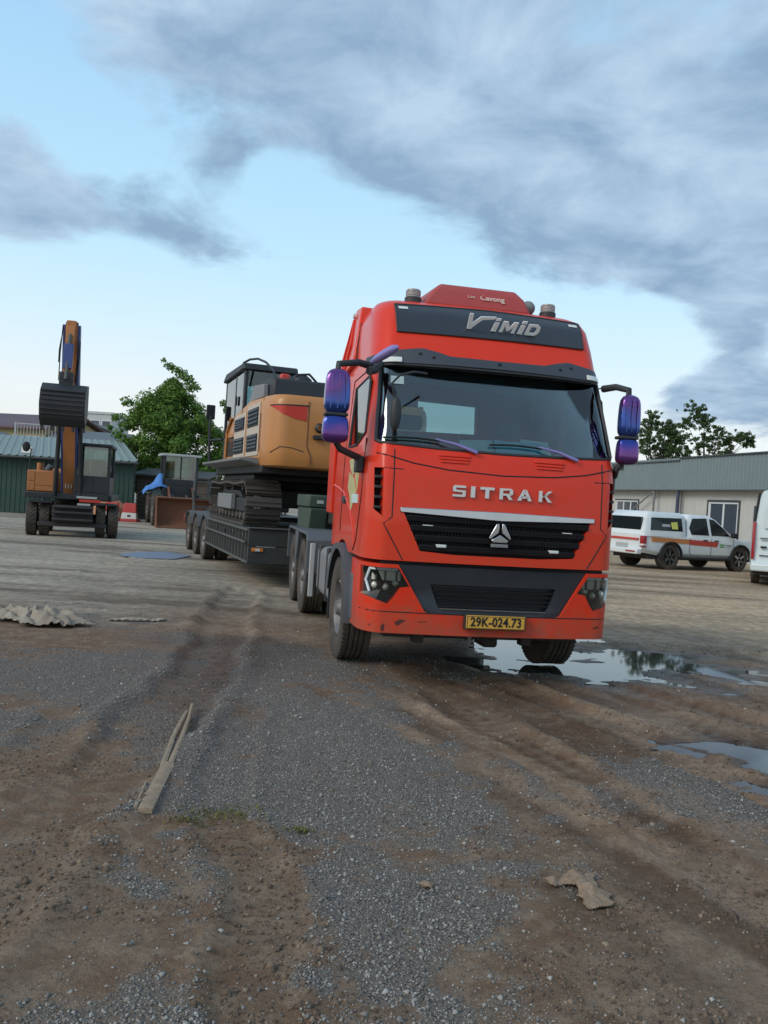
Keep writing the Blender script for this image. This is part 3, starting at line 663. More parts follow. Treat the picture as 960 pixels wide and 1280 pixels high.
# glass
P = []; Q = []
for i in range(31):
    rp = []; rq = []
    for j in range(11):
        x = (-1.14 + 2.28 * i / 30); z = 2.11 + .81 * j / 10; y = yfront(x, z) + .022; rp.append((x, y, z)); rq.append((x, y + .006, z))
    P.append(rp); Q.append(rq)
MB().slab(P, Q).build('windscreen', 'wsglass', trk)
fpanel(trk, 'painted_visor_shade', 'deep', -1.05, 1.05, [(-1.05, 2.76), (-.6, 2.73), (0, 2.69), (.6, 2.68), (1.05, 2.70)], [(-2, 2.905), (2, 2.905)], .045, .012, 30, 2)  # black strip that paints in the visor's shade behind the windscreen top
fline(trk, 'windscreen_seal', 'black', [tuple(p) for p in resample(WS, .08)] + [WS[0]], .017, .004)
for s in (-1, 1):
    MB().prism([(y, z) for y, z in SW], 'x', s * 1.15, s * 1.156).build('door_window', 'sideglass', trk)
    xs = lambda z: s * (interp(z, ZL, HW) + .002)
    MB().tube([(xs(z), y, z) for y, z in SW + SW[:1]], .014, 6).build('window_seal', 'black', trk)
    # door outline, handle, side mouldings
    dl = [(.42, 2.2), (.44, 1.7), (.60, 1.25), (.75, 1.15)]
    MB().tube([(xs(z), y, z) for y, z in dl], .006, 6).build('door_gap', 'deep', trk)
    MB().tube([(xs(z), y, z) for y, z in [(1.62, 1.30), (1.60, 2.0), (1.58, 2.86), (.55, 2.88)]], .006, 6).build('door_gap', 'deep', trk)
    MB().tube([(xs(z), y, z) for y, z in [(2.25, 1.78), (1.9, 1.75), (1.5, 1.70), (1.0, 1.52), (.72, 1.30), (.70, 1.2)]], .010, 6).build('body_crease', 'red', trk)
    MB().box(s * 1.20 - .02, s * 1.20 + .02, 1.36, 1.54, 1.60, 1.645).box(s * 1.20 - .012, s * 1.20 + .012, 1.34, 1.56, 1.585, 1.66).build('door_handle', 'black', trk, .006)
MB().prism(RW, 'y', 2.23, 2.238).build('rear_window', 'sideglass', trk)
MB().tube([(x, 2.303, z) for x, z in RW + RW[:1]], .014, 6).build('window_seal', 'black', trk)
# pale worn sticker on the near door
st = MB()
for pl in ([(1.25, 2.02), (.92, 2.05), (.80, 1.92), (1.0, 1.86), (1.15, 1.93)], [(1.22, 1.90), (.92, 1.84), (.74, 1.70), (1.02, 1.50), (1.12, 1.66), (1.26, 1.75)], [(.84, 1.99), (.62, 1.90), (.70, 1.70), (.86, 1.86)]):
    st.prism(pl, 'x', -1.2035, -1.2)
st.build('bird_sticker', 'sticker', trk, smooth=0)
MB().prism([(.98, 1.60), (.62, 1.60), (.62, 1.685), (.98, 1.685)], 'x', -1.206, -1.2).build('label_sticker', 'paperw', trk, smooth=0)
# roof fairings behind the cab
for s in (-1, 1):
    def fx(z): return interp(z, [1.4, 2.9, 3.5, 3.74], [1.228, 1.20, 1.13, 1.08])
    up = [(1.62, 3.05), (1.74, 3.60), (1.80, 3.70), (2.16, 3.745), (2.26, 3.70), (2.62, 3.22), (2.70, 2.95)]
    fo = MB(); n_ = len(up); vs_ = [(s * fx(z), y, z) for y, z in up] + [(s * .62, y, z - .02) for y, z in up]
    fo.add(vs_, [tuple(range(n_)), tuple(range(n_, 2 * n_))] + [(i, (i + 1) % n_, n_ + (i + 1) % n_, n_ + i) for i in range(n_)])
    o = fo.build('side_fairing', 'red', trk, .02, seg=3)
    MB().prism([(2.70, 2.949), (2.74, 2.6), (2.72, 1.46), (2.32, 1.46), (2.32, 2.949)], 'x', *sorted((s * 1.175, s * 1.215))).build('fairing_panel', 'red', o, .015)
    MB().tube([(s * (fx(z) + .004), y, z) for y, z in [(2.14, 3.62), (1.98, 3.3), (2.14, 3.0), (2.40, 3.15), (2.16, 3.62)]], .012, 6).build('fairing_crease', 'red', o)
    MB().tube([(s * (interp(z, ZL, HW) + .003), y, z) for y, z in [(1.60, 3.02), (1.66, 3.3), (1.72, 3.5)]], .010, 6).build('fairing_gap', 'deep', o)
    MB().cyl((s * 1.08, 2.14, 3.66), (s * 1.125, 2.14, 3.66), .03, n=12).build('clearance_lamp', 'marker', o)
MB().prism([(.95, 3.60), (1.3, 3.66), (2.2, 3.72), (2.28, 3.6), (2.28, 3.55), (.95, 3.55)], 'x', -.86, .86).build('roof_panel', 'red', trk, .03)
# dark roof sign panel with lettering
TP = [(-.93, 3.24), (.93, 3.25)]; TT = [(-.93, 3.525), (0, 3.545), (.95, 3.525)]
fpanel(trk, 'sign_panel', 'gloss', -.93, .94, TP, TT, -.014, .02, 40, 8, .004)
fline(trk, 'sign_panel_rim', 'black', [(-.93, 3.235), (.94, 3.245), (.95, 3.53), (0, 3.55), (-.935, 3.53), (-.93, 3.235)], .009, -.012)
def front_text(s, size, x, z, m, bold=0., shear=0., sx=1., space=1., off=-.02, name='lettering', lean=0., depth=.004, roty=0.0):
    me = text_mesh(s, size, depth, bold, shear, sx, space); o = ob(name, me, m, trk)
    o.location = (x, yfront(x, z) + off, z)
    o.rotation_euler = (PI / 2 - lean, roty, 0)
    return o
ln = math.atan2(.76 - .56, 3.55 - 3.25)
# VIMID: drawn letter by letter (slanted, heavy)
def letter(poly_list, x, z, w, h, sl, m, off, lean, name='letter', par=trk, depth=.012):
    mb = MB()
    for pl in poly_list: mb.prism([((px * w + pz * h * sl), pz * h) for px, pz in pl], 'y', -depth, 0)
    o = mb.build(name, m, par, smooth=0); o.location = (x, yfront(x + w / 2, z) + off, z); o.rotation_euler = (-lean, 0, 0); return o
LV = [[(0, 1), (.24, 1), (.40, .40), (.46, 0), (.24, 0)], [(.40, .40), (.46, 0), (.52, .10), (.95, .66), (1.72, .78), (1.76, .93), (.80, .86)]]
LI = [[(0, 0), (1, 0), (1, .76), (0, .76)], [(0, .90), (1, .90), (1, 1.12), (0, 1.12)]]
LM = [[(0, 0), (.2, 0), (.2, 1), (0, 1)], [(.2, 1), (.2, .62), (.44, .16), (.56, .16), (.56, .5), (.3, 1)], [(.56, .5), (.56, .16), (.8, .62), (.8, 1), (.72, 1)], [(.8, 0), (1, 0), (1, 1), (.8, 1)]]
LD = [[(0, 0), (.24, 0), (.24, 1), (0, 1)], [(.24, 0), (.7, 0), (.94, .18), (.7, .24), (.24, .22)], [(.24, .78), (.68, .78), (.92, .84), (.70, 1), (.24, 1)], [(.7, .24), (.94, .18), (1.0, .5), (.92, .84), (.68, .78), (.74, .5)]]
for pl, x, w, h in ((LV, -.30, .15, .155), (LI, -.025, .045, .118), (LM, .055, .150, .112), (LI, .240, .045, .118), (LD, .315, .130, .112)):
    letter(pl, x, 3.325, w, h, .22, 'white', -.018, -ln)
for x in (-.86, .87): fpanel(trk, 'marker_lamp', 'marker', x - .045, x + .045, [(-2, 3.475), (2, 3.475)], [(-2, 3.505), (2, 3.505)], -.024, .02, 4, 2, .004)
# sun visor across the top of the windscreen
def ysv(x, z): return yfront(x, 2.96) - .13 + (z - 2.92) * .55 + .10 * (abs(x) / 1.13) ** 4
VT = [(-1.17, 2.995), (-1.05, 3.025), (-.72, 3.07), (-.58, 3.04), (-.46, 3.005), (0, 3.0), (.46, 3.005), (.58, 3.04), (.72, 3.07), (1.05, 3.025), (1.17, 2.995)]
VB = [(-1.17, 2.905), (-.6, 2.91), (0, 2.915), (.6, 2.91), (1.17, 2.905)]
vis = fpanel(trk, 'sun_visor', 'visor', -1.17, 1.17, VB, VT, 0, .035, 60, 6, .006, ysv)
MB().slab([[(x, ysv(x, 2.905) + .01, 2.907), (x, yfront(x, 2.95) + .03, 2.98)] for x in np.linspace(-1.1, 1.1, 30)], [[(x, ysv(x, 2.905) + .01, 2.89), (x, yfront(x, 2.95) + .03, 2.965)] for x in np.linspace(-1.1, 1.1, 30)]).build('visor_underside', 'black', vis)
for s in (-1, 1):
    fpanel(vis, 'visor_lamp', 'marker', s * 1.0 - .09, s * 1.0 + .09, [(-2, 2.913), (2, 2.913)], [(-2, 2.965), (2, 2.965)], -.022, .03, 6, 3, .008, ysv)
    for bx in (.62, .74): 
        z = 2.975 if bx < .7 else 3.005
        MB().cyl((s * bx, ysv(s * bx, z) - .006, z), (s * bx, ysv(s * bx, z) + .01, z), .016, n=10).build('visor_bolt', 'deep', vis)
MB().cyl((0, ysv(0, 2.96) - .006, 2.96), (0, ysv(0, 2.96) + .01, 2.96), .018, n=10).build('visor_bolt', 'deep', vis)
# roof top: cooling unit with lettering, two beacons, a dome
unit = MB(); 
unit.loft([[(-.60, 1.02, 3.62), (.54, 1.02, 3.62), (.58, 1.9, 3.66), (-.66, 1.9, 3.66)], [(-.50, 1.06, 3.77), (.47, 1.06, 3.77), (.50, 1.85, 3.78), (-.56, 1.85, 3.78)], [(-.40, 1.16, 3.875), (.40, 1.16, 3.875), (.40, 1.75, 3.88), (-.42, 1.75, 3.88)]])
un = unit.build('roof_cooling_unit', mat('faded_red', (.40, .045, .04), .5, var=.12, dirt=.25, dirtcol=(.3, .14, .12)), trk, .03, seg=3)
for tx, x, sz in (('Lan', -.10, .055), ('Cavong', .12, .085)):
    o = ob('lettering', text_mesh(tx, sz, .003, .0022 if sz > .06 else 0), mat('cream_letters', (.62, .45, .38), .6), un); o.location = (x, 1.052, 3.745); o.rotation_euler = (PI / 2 - .5, 0, 0)
for x in (-.69, .74):
    b = MB().cyl((x, 1.1, 3.60), (x, 1.1, 3.675), .085, n=18).build('beacon_lamp', 'black', trk)
    MB().lathe([(.07, 0), (.072, .05), (.066, .085), (.001, .09)], (x, 1.1, 3.675), 'z', 18).build('beacon_lens', mat('smoked_lens', (.33, .31, .27), .25, var=.2), b)
    for k in range(5): MB().lathe([(.0735, .006 + k * .015), (.0765, .010 + k * .015), (.0735, .014 + k * .015)], (x, 1.1, 3.675), 'z', 18).build('lens_rib', 'pale', b)
MB().sphere((.56, 1.2, 3.73), .075, n=16).build('antenna_dome', 'grey', trk)

# front face: groove lines, louvres, vents, lettering, grille
for s in (-1, 1):
    fline(trk, 'panel_gap', 'deep', [(s * .985, 2.10), (s * .985, 1.50), (s * 1.055, 1.44), (s * .87, 1.13)], .0065, .002)
    fline(trk, 'panel_gap', 'deep', [(s * 1.07, 1.93), (s * .90, 1.925)], .0055, .002)
    for k in range(3):
        z = 2.085 - k * .028; x0 = .60 - k * .012; x1 = .30 + k * .01
        fpanel(trk, 'louvre', 'red', *sorted((s * x0, s * x1)), [(-2, z - .020), (2, z - .020)], [(-2, z), (2, z)], -.011, .016, 10, 2, .005)
    du = MB().prism(VENT if s > 0 else mirror_poly(VENT), 'y', .262, .266).build('air_duct', 'deep', trk, smooth=0)
    for k in range(4):
        z = 1.58 + k * .09; xx = s * 1.105
        MB().box(xx - .035, xx + .035, yfront(xx, z) + .01, yfront(xx, z) + .09, z - .012, z + .012, Matrix.Translation((0, 0, 0))).build('duct_fin', 'black', trk, .004)
fline(trk, 'panel_gap', 'deep', [(-1.13, 2.06), (-1.0, 2.03), (-.81, 1.985), (-.5, 1.945), (0, 1.925), (.5, 1.945), (.81, 1.985), (1.0, 2.03), (1.13, 2.06)], .0075, .002)
# SITRAK lettering, two-tone chrome: heavy wide capitals
S1 = [[(.1, 1), (1, 1), (1, .8), (.25, .8), (.25, .62), (0, .62), (0, .9)], [(0, .62), (.25, .62), (1, .58), (1, .4), (.75, .40), (0, .45)], [(1, .42), (.75, .42), (.75, .2), (0, .2), (0, 0), (.9, 0), (1, .1)]]
T1 = [[(0, 1), (1, 1), (1, .76), (0, .76)], [(.36, .76), (.64, .76), (.64, 0), (.36, 0)]]
R1 = [[(0, 0), (.26, 0), (.26, 1), (0, 1)], [(.26, 1), (.85, 1), (1, .88), (.26, .80)], [(1, .88), (1, .5), (.85, .4), (.74, .52), (.74, .82)], [(.26, .55), (.85, .55), (.85, .38), (.26, .36)], [(.5, .38), (.78, .38), (1, 0), (.72, 0)]]
A1 = [[(0, 0), (.26, 0), (.62, 1), (.38, 1)], [(.74, 0), (1, 0), (.62, 1), (.44, .86)], [(.2, .22), (.8, .22), (.74, .4), (.26, .4)]]
K1 = [[(0, 0), (.26, 0), (.26, 1), (0, 1)], [(.26, .38), (.70, 1), (1, 1), (.5, .5), (.26, .5)], [(.38, .58), (.56, .56), (1, 0), (.70, 0)]]
I1 = [[(0, 0), (1, 0), (1, 1), (0, 1)]]
for pl, x, w in ((S1, -.465, .120), (I1, -.300, .040), (T1, -.215, .132), (R1, -.035, .126), (A1, .135, .138), (K1, .340, .128)):
    letter(pl, x, 1.715, w, .100, .0, 'silver', -.004, .0, depth=.02)
gr = MB().prism([(x * 1.01, z) for x, z in GR], 'y', .115, .13).build('grille', 'deep', trk)
gs = MB()
def gw(z): return interp(z, [1.195, 1.215, 1.585], [.70, .72, .90])
for z in (1.25, 1.335, 1.42, 1.505):
    gs = MB().prism([(yfront(0, z) + .030, z - .030), (yfront(0, z) + .020, z + .022), (yfront(0, z) + .085, z + .030), (yfront(0, z) + .09, z - .02)], 'x', -gw(z) + .005, gw(z) - .005); gs.build('grille_bar', 'grillebar', gr, .006)
mesh_b = MB()
for i in range(57):
    x = -.84 + i * .03; zt = 1.52; zb_ = max(1.215, interp(abs(x), [.70, .90], [1.20, 1.56]) if abs(x) > .70 else 1.205)
    if zb_ < zt - .02: mesh_b.box(x - .004, x + .004, .085, .094, zb_, zt)
mesh_b.build('grille_mesh', 'black', gr)
fpanel(gr, 'chrome_strip', 'chrome', -.915, .915, [(-.915, 1.548), (0, 1.518), (.915, 1.548)], [(-.915, 1.592), (0, 1.60), (.915, 1.592)], -.014, .035, 40, 3, .006)
for x, z in ((-.66, 1.435), (.655, 1.435), (-.53, 1.268), (.53, 1.268)):
    MB().box(x - .048, x + .048, yfront(x, z) + .004, yfront(x, z) + .04, z - .014, z + .014).build('grille_lamp', 'marker', gr, .006)
# emblem: three chrome blades over a bar
em = MB(); 
for pl in ([(-.015, .22), (-.05, .215), (-.135, .05), (-.115, .035), (-.012, .115)], [(.015, .22), (.05, .215), (.135, .05), (.115, .035), (.012, .115)], [(0, .095), (.105, .028), (.085, .0), (-.085, .0), (-.105, .028)]):
    em.prism(pl, 'y', -.02, .0)
emo = em.build('emblem', 'chrome', gr, .012); emo.location = (-.005, yfront(0, 1.4) - .004, 1.325); emo.scale = (.80, 1, .80)
eb = MB().box(-.10, .10, -.014, 0, -.05, -.012).build('emblem_bar', 'grey', gr, .004); eb.location = emo.location; eb.scale = emo.scale

# bumper with headlights and dark intake
bmp = MB().loft([ring(z, .82) for z in (.475, .50, .56, .62, .655, .66, .668, .673, .74, .82, .9, 1.0, 1.06, 1.085)]).build('bumper', 'redlow', trk)
INS = [(-.905, 1.2), (-.90, 1.085), (-.64, .68), (-.60, .665), (.60, .665), (.64, .68), (.88, 1.085), (.885, 1.2)]
HL = [(-1.30, 1.052), (-.895, 1.052), (-.79, .895), (-.875, .882), (-.93, .79), (-.975, .735), (-1.18, .80), (-1.30, .835)]
boolean(bmp, [MB().prism(INS, 'y', -.5, .20), MB().prism(HL, 'y', -.5, .30), MB().prism(mirror_poly(HL), 'y', -.5, .30), archc,
              MB().prism([(.30, .2), (.95, .2), (.95, 1.2), (.95, 1.2), (.30, 1.0)], 'x', -1.05, 1.05)])
fline(bmp, 'bumper_groove', 'deep', [(-1.185, .665), (1.185, .665)], .006, .003)
ins = MB().loft([[(x, yfront(x, z) + o, z) for x, z, o in zip(*zip(*[(a, b, 0.03) for a, b in resample(INS[1:7], .06)]))], [(x, yfront(x, z) + .19, z) for x, z in resample(INS[1:7], .06)]])
inso = ins.build('bumper_insert', 'insert', trk)
INT = [(-.60, .925), (-.51, .715), (.51, .715), (.59, .925)]
boolean(inso, [MB().prism(INT, 'y', -.5, .14)])
for z in (.76, .80, .84, .88):
    w = interp(z, [.715, .925], [.50, .585]); MB().box(-w, w, .075, .12, z - .009, z + .009).build('intake_bar', 'grillebar', inso, .003)
fpanel(inso, 'intake_strip', 'chrome', -.50, .50, [(-2, .704), (2, .704)], [(-2, .716), (2, .716)], .022, .02, 20, 1)
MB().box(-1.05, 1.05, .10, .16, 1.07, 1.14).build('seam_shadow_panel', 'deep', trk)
for s in (-1, 1):
    poly = HL if s < 0 else mirror_poly(HL); cl = lambda p: (max(-1.182, min(1.182, p[0])), p[1])
    poly = [cl(p) for p in poly]
    hl = fpoly(trk, 'headlight', 'deep', [(p[0] * .998, p[1]) for p in poly], .075, .03)
    fpanel(hl, 'headlight_reflector', 'lamp', *sorted((s * .86, s * 1.11)), [(-2, .935), (2, .935)], [(-2, 1.025), (2, 1.025)], .055, .015, 14, 4, .004)
    for x, z in ((1.08, .89), (.985, .875), (.90, .915)):
        MB().sphere((s * x, yfront(s * x, z) + .07, z), .032, n=12).build('headlight_projector', 'lamp', hl)
    for x0_ in (.90, 1.0, 1.075):
        MB().box(s * x0_ - .006, s * x0_ + .006, yfront(s * x0_, .98) + .036, yfront(s * x0_, .98) + .06, .93, 1.03).build('headlight_divider', 'black', hl)
    fpanel(hl, 'light_bar', 'drl', *sorted((s * .895, s * 1.135)), [(-2, 1.028), (2, 1.028)], [(-2, 1.047), (2, 1.047)], .02, .02, 14, 2)
    fline(hl, 'light_bar', 'drl', [(s * 1.13, 1.04), (s * 1.155, .93), (s * 1.125, .83)], .0125, .025)
    fpoly(hl, 'headlight_lens', 'lens', poly, .004, .004)
# scuffs and chips on the lower bumper
for pl_ in ([(-.90, .575), (-.86, .60), (-.80, .598), (-.83, .575), (-.86, .55), (-.885, .545)], [(-.70, .588), (-.62, .593), (-.61, .586), (-.69, .582)], [(-1.02, .53), (-1.0, .56), (-.985, .545), (-.99, .49), (-1.015, .49)], [(.98, .58), (1.03, .60), (1.05, .585), (1.0, .57)], [(-1.13, .54), (-1.10, .545), (-1.11, .525)]):
    fpoly(bmp, 'scuff', 'scuff', pl_, -.0015, .004, step=.03)
# number plate
pl = MB().box(-.275, .275, -.045, -.03, .555, .675).build('number_plate', 'plate', trk, .006)
MB().box(-.285, .285, -.03, .03, .548, .682).build('plate_holder', 'black', pl)
for tx, sz in (('29K-024.73', .112),):
    o = ob('plate_characters', text_mesh(tx, sz, .002, .0026, 0, .86, 1.06), 'deep', pl); o.location = (0, -.047, .615); o.rotation_euler = (PI / 2, 0, 0)
for z in (.562, .668): MB().box(-.265, .265, -.0475, -.045, z - .002, z + .002).build('plate_border', 'deep', pl)
for x in (-.268, .268): MB().box(x - .002, x + .002, -.0475, -.045, .562, .668).build('plate_border', 'deep', pl)

# wipers, outside front mirror, windscreen sticker
for px_, bx in ((-.25, -.62), (.72, .34)):
    w = MB(); pz = 2.115; pv = Vector((px_, yfront(px_, pz) - .03, pz)); el = Vector((bx, yfront(bx, 2.215) - .02, 2.215))
    w.tube([pv, pv.lerp(el, .5) + Vector((0, -.012, .012)), el], [.017, .014, .008], 8); wo = w.build('wiper_arm', 'lilac', trk)
    b0 = bx - .46; pts = [(b0 + (.50) * i / 8, 0, 2.20 + .012 * math.sin(i / 8 * PI)) for i in range(9)]
    MB().tube([(x, yfront(x, z) - .008, z) for x, _, z in pts], .010, 6).build('wiper_blade', 'deep', wo)
    pts = [(bx - .02, 2.213), (px_, 2.17)]
mo = MB().sphere((-1.02, .02, 2.40), .052, .045, .155, 16).build('close_view_mirror', 'black', trk)
MB().tube([(-.72, .20, 2.80), (-.86, .10, 2.79), (-1.0, .02, 2.74), (-1.07, .0, 2.66), (-1.03, .02, 2.52)], .011, 8).build('mirror_stalk', 'black', mo)
fpanel(trk, 'window_sticker', 'paperw', -1.0, -.88, [(-2, 2.715), (2, 2.715)], [(-2, 2.79), (2, 2.79)], .016, .004, 3, 2)
# wing mirrors with chameleon film
def rbox(x0, x1, y0, y1, z0, z1, tap=.8):
    cx, cy = (x0 + x1) / 2, (y0 + y1) / 2; hx, hy = (x1 - x0) / 2, (y1 - y0) / 2; rings = []
    for t in np.linspace(0, 1, 14):
        tt = .5 - .5 * math.cos(PI * t); v = 2 * tt - 1; k = max(.02, 1 - abs(v) ** 7) ** .5; k *= 1 - .10 * max(0, v); z = z0 + (z1 - z0) * tt; r = []
        for a in np.linspace(0, 2 * PI, 28, endpoint=False):
            ca, sa = math.cos(a), math.sin(a); q = (abs(ca) ** 5 + abs(sa) ** 5) ** -.2
            r.append((cx + hx * k * ca * q * (1 if sa < 0.2 else tap + .2 * 0), cy + hy * k * sa * q, z))
        rings.append(r)
    return MB().loft(rings)
for s, cx, cy, w in ((-1, -1.515, .22, .114), (1, 1.24, .16, .100)):
    up = rbox(cx - w, cx + w, cy - .085, cy + .085, 2.365, 2.775).build('wing_mirror', 'cham', trk)
    for k in range(3):
        xx = cx - w * .55 + k * w * .55; MB().tube([(xx, cy - .087, 2.72), (xx - s * .01, cy - .092, 2.55), (xx, cy - .086, 2.42)], .006, 6).build('mirror_rib', 'cham', up)
    lo = rbox(cx - w * 1.03, cx + w * 1.03, cy - .085, cy + .085, 2.115, 2.372).build('wide_angle_mirror', 'cham', trk)
    MB().box(cx - w * .90, cx + w * .90, cy - .07, cy + .08, 2.355, 2.385).build('mirror_band', 'black', up, .01)
    hwx = s * 1.13
    MB().tube([(hwx, .50, 2.86), ((hwx + cx) / 2, .34, 2.865), (cx, cy + .02, 2.82), (cx, cy + .02, 2.75)], [.035, .032, .03, .03], 10).build('mirror_arm', 'black', up)
    MB().tube([(cx - s * .02, cy + .02, 2.13), (cx - s * .06, cy + .05, 2.075), (s * 1.27, .42, 2.02), (s * 1.22, .46, 1.99)], [.028, .03, .032, .045], 10).build('mirror_arm', 'black', lo)
    MB().box(*sorted((s * 1.20, s * 1.275)), .40, .54, 1.88, 2.03).build('mirror_bracket', 'black', lo, .015)
bl = MB(); bl.tube([(-1.20, .36, 2.88), (-1.17, .30, 2.90), (-1.11, .20, 2.94), (-1.05, .13, 2.98), (-1.01, .115, 3.0)], [.015, .034, .043, .038, .016], 12)
bl.build('arm_cover', 'lilac', trk)
MB().tube([(-1.10, .45, 2.90), (-1.16, .40, 2.82), (-1.22, .36, 2.80)], .04, 8).build('mirror_bracket', 'black', trk)

# cab interior
MB().prism([(.22, 1.62), (.24, 2.06), (.34, 2.12), (.62, 2.10), (.72, 1.95), (.70, 1.62)], 'x', -1.055, 1.055).build('dashboard', 'interior', trk, .02)
for x in (-.55, .55):
    s_ = MB().box(x - .26, x + .26, 1.0, 1.5, 1.55, 1.70).build('seat', 'seat', trk, .05)
    MB().box(x - .25, x + .25, 1.46, 1.62, 1.68, 2.36).build('seat_back', 'seat', s_, .06); MB().box(x - .14, x + .14, 1.5, 1.6, 2.40, 2.56).build('head_rest', 'seat', s_, .04)
MB().box(-1.04, 1.04, .70, 1.1, 2.86, 3.05).build('overhead_shelf', 'interior', trk, .03)
swo = MB().lathe([(.21 + .016 * math.cos(a), .016 * math.sin(a)) for a in np.linspace(0, 2 * PI, 9)], (0, 0, 0), 'z', 28)
swo.cyl((-.2, 0, 0), (.2, 0, 0), .014).cyl((0, 0, 0), (0, -.2, 0), .014).cyl((0, 0, -.03), (0, 0, .02), .06)
o = swo.build('steering_wheel', 'deep', trk); o.location = (.55, .80, 2.10); o.rotation_euler = (.55, 0, 0)
for x0, x1, y, z, r, m in ((-.30, .02, .40, 2.13, -.06, 'paperw'), (.02, .34, .36, 2.135, .05, 'paper'), (.16, .50, .42, 2.145, -.03, 'paper'), (.32, .60, .46, 2.17, .04, 'paperw'), (-.05, .16, .47, 2.12, .1, 'pale')):
    M = Matrix.Translation(((x0 + x1) / 2, y, z + .055)) @ Matrix.Rotation(r, 4, 'Y') @ Matrix.Rotation(.85, 4, 'X')
    MB().box(-(x1 - x0) / 2, (x1 - x0) / 2, -.10, .10, -.004, .004, M).build('dashboard_paper', m, trk, smooth=0)

# running gear
AX = (1.40, 4.78, 6.13)
fr_ = MB()
for s in (-1, 1): fr_.box(*sorted((s * .40, s * .47)), .6, 6.9, .72, 1.0)
for y in (.7, 2.4, 3.9, 5.4, 6.85): fr_.box(-.40, .40, y - .06, y + .06, .76, .96)
fr_.build('chassis_frame', 'frame', trk)
MB().box(-.95, .95, .34, .50, .40, .56).build('front_crossmember', 'frame', trk, .02)
for x in (-.62, .42): MB().prism([(.25, .50), (.40, .50), (.40, .36), (.28, .36)], 'x', x - .05, x + .05).build('tow_hook', 'frame', trk, .01)
MB().box(-.16, -.125, .24, .27, .36, .47).build('bracket', 'grey', trk, .01)
MB().box(.10, .26, .6, .9, .28, .5).build('oil_sump', 'frame', trk, .03)
MB().tube([(-.95, 1.4, .52), (-.5, 1.4, .42), (.5, 1.4, .42), (.95, 1.4, .52)], .075, 10).build('front_axle', 'frame', trk)
MB().box(-.5, .5, 1.7, 2.6, .50, 1.0).box(-.62, .62, .66, .75, .55, 1.05).build('engine_block', 'frame', trk, .03)
for s in (-1, 1):
    wheel(trk, (s * 1.075, 1.40, .515), .515, .31, s, 'road')
    # plastic arch liner round the front wheel, step box ahead of it, flap behind
    ar = MB().lathe([(.60, -.15), (.66, -.16), (.67, .02), (.60, .02)], (s * 1.10 if s < 0 else s * 1.10 + .13, 1.40, .52), 'x', 28, math.radians(10), math.radians(186)); ar.build('wheel_arch', 'fender', trk)
    MB().box(*sorted((s * .95, s * 1.205)), .62, .80, .50, .94).build('step_box', 'fender', trk, .02)
    MB().box(*sorted((s * .90, s * 1.22)), 2.06, 2.09, .30, 1.05).build('mud_flap', 'black', trk)
    tk = MB().box(*sorted((s * .62, s * 1.16)), 2.45, 3.75, .42, 1.02).build('fuel_tank', 'grey', trk, .09, seg=4)
    MB().box(*sorted((s * .60, s * 1.175)), 2.70, 2.76, .40, 1.04).build('tank_strap', 'black', tk, .02); MB().box(*sorted((s * .60, s * 1.175)), 3.4, 3.46, .40, 1.04).build('tank_strap', 'black', tk, .02)
    MB().box(*sorted((s * 1.17, s * 1.235)), 3.86, 3.93, .32, 1.02).build('guard_post', 'pale', trk, .01)
    for a in AX[1:]:
        wheel(trk, (s * 1.10, a, .515), .515, .285, s, 'road'); wheel(trk, (s * .76, a, .515), .515, .285, -s, 'road')
    fd = MB().prism([(4.02, .52), (4.06, .52), (4.10, 1.03), (4.20, 1.11), (6.65, 1.11), (6.80, 1.02), (6.84, .62), (6.87, .62), (6.85, 1.05), (6.70, 1.15), (4.16, 1.15), (4.05, 1.06)], 'x', *sorted((s * .58, s * 1.27))).build('drive_fender', 'fender', trk, .012)
    for y in (5.45,): MB().prism([(y - .25, 1.11), (y + .25, 1.11), (y + .05, .70), (y - .05, .70)], 'x', *sorted((s * 1.22, s * 1.265))).build('fender_web', 'fender', fd)
    MB().box(*sorted((s * .95, s * 1.08)), 4.025, 4.045, .86, .99).build('fender_badge', 'pale', fd, .01)
    MB().box(*sorted((s * .62, s * 1.25)), 4.015, 4.03, .40, .62).build('mud_flap', 'black', fd)
for a in AX[1:]: MB().cyl((-.95, a, .515), (.95, a, .515), .10, n=12).sphere((0, a, .515), .22, n=14).build('drive_axle', 'frame', trk)
MB().prism([(4.9, 1.02), (5.0, 1.22), (5.5, 1.22), (5.75, 1.02)], 'x', -.45, .45).build('fifth_wheel', 'frame', trk, .02)
MB().box(-.9, .9, 2.55, 2.62, 1.1, 2.2).build('rear_air_panel', 'frame', trk)
# ------------------------------------------------------------------ lowbed trailer
MT['steel'] = mat('dark_green_grey_steel', (0.024, 0.030, 0.028), 0.6, var=0.25, dirt=0.5, dirtcol=(0.066, 0.060, 0.052), dscale=3.5)
MT['steellit'] = mat('worn_grey_steel', (0.075, 0.08, 0.08), 0.55, var=0.2, dirt=0.45, dirtcol=(0.11, 0.095, 0.08), dscale=4)
MT['boxgreen'] = mat('dark_green_box', (0.020, 0.055, 0.038), 0.45, var=0.15, dirt=0.3)
MT['deckwood'] = mat('deck_timber', (0.10, 0.082, 0.062), 0.85, var=0.35, scale=9, dirt=0.3)
trl = thing('lowbed_trailer', 'dark steel lowbed trailer behind the red truck carrying the orange excavator', 'trailer', (TRAIL[0], TRAIL[1], 0), TRAIL[2])
gn = MB()
for s in (-1, 1):
    gn.prism([(-1.1, 1.24), (1.9, 1.24), (2.46, .80), (2.46, 1.02), (2.3, 1.40), (-1.0, 1.46)], 'x', *sorted((s * .55, s * .70)))
gn.box(-.70, .70, -1.1, -.85, 1.235, 1.44).box(-.55, .55, -.3, .3, 1.235, 1.30).box(-.55, .55, 1.2, 1.4, 1.26, 1.40)
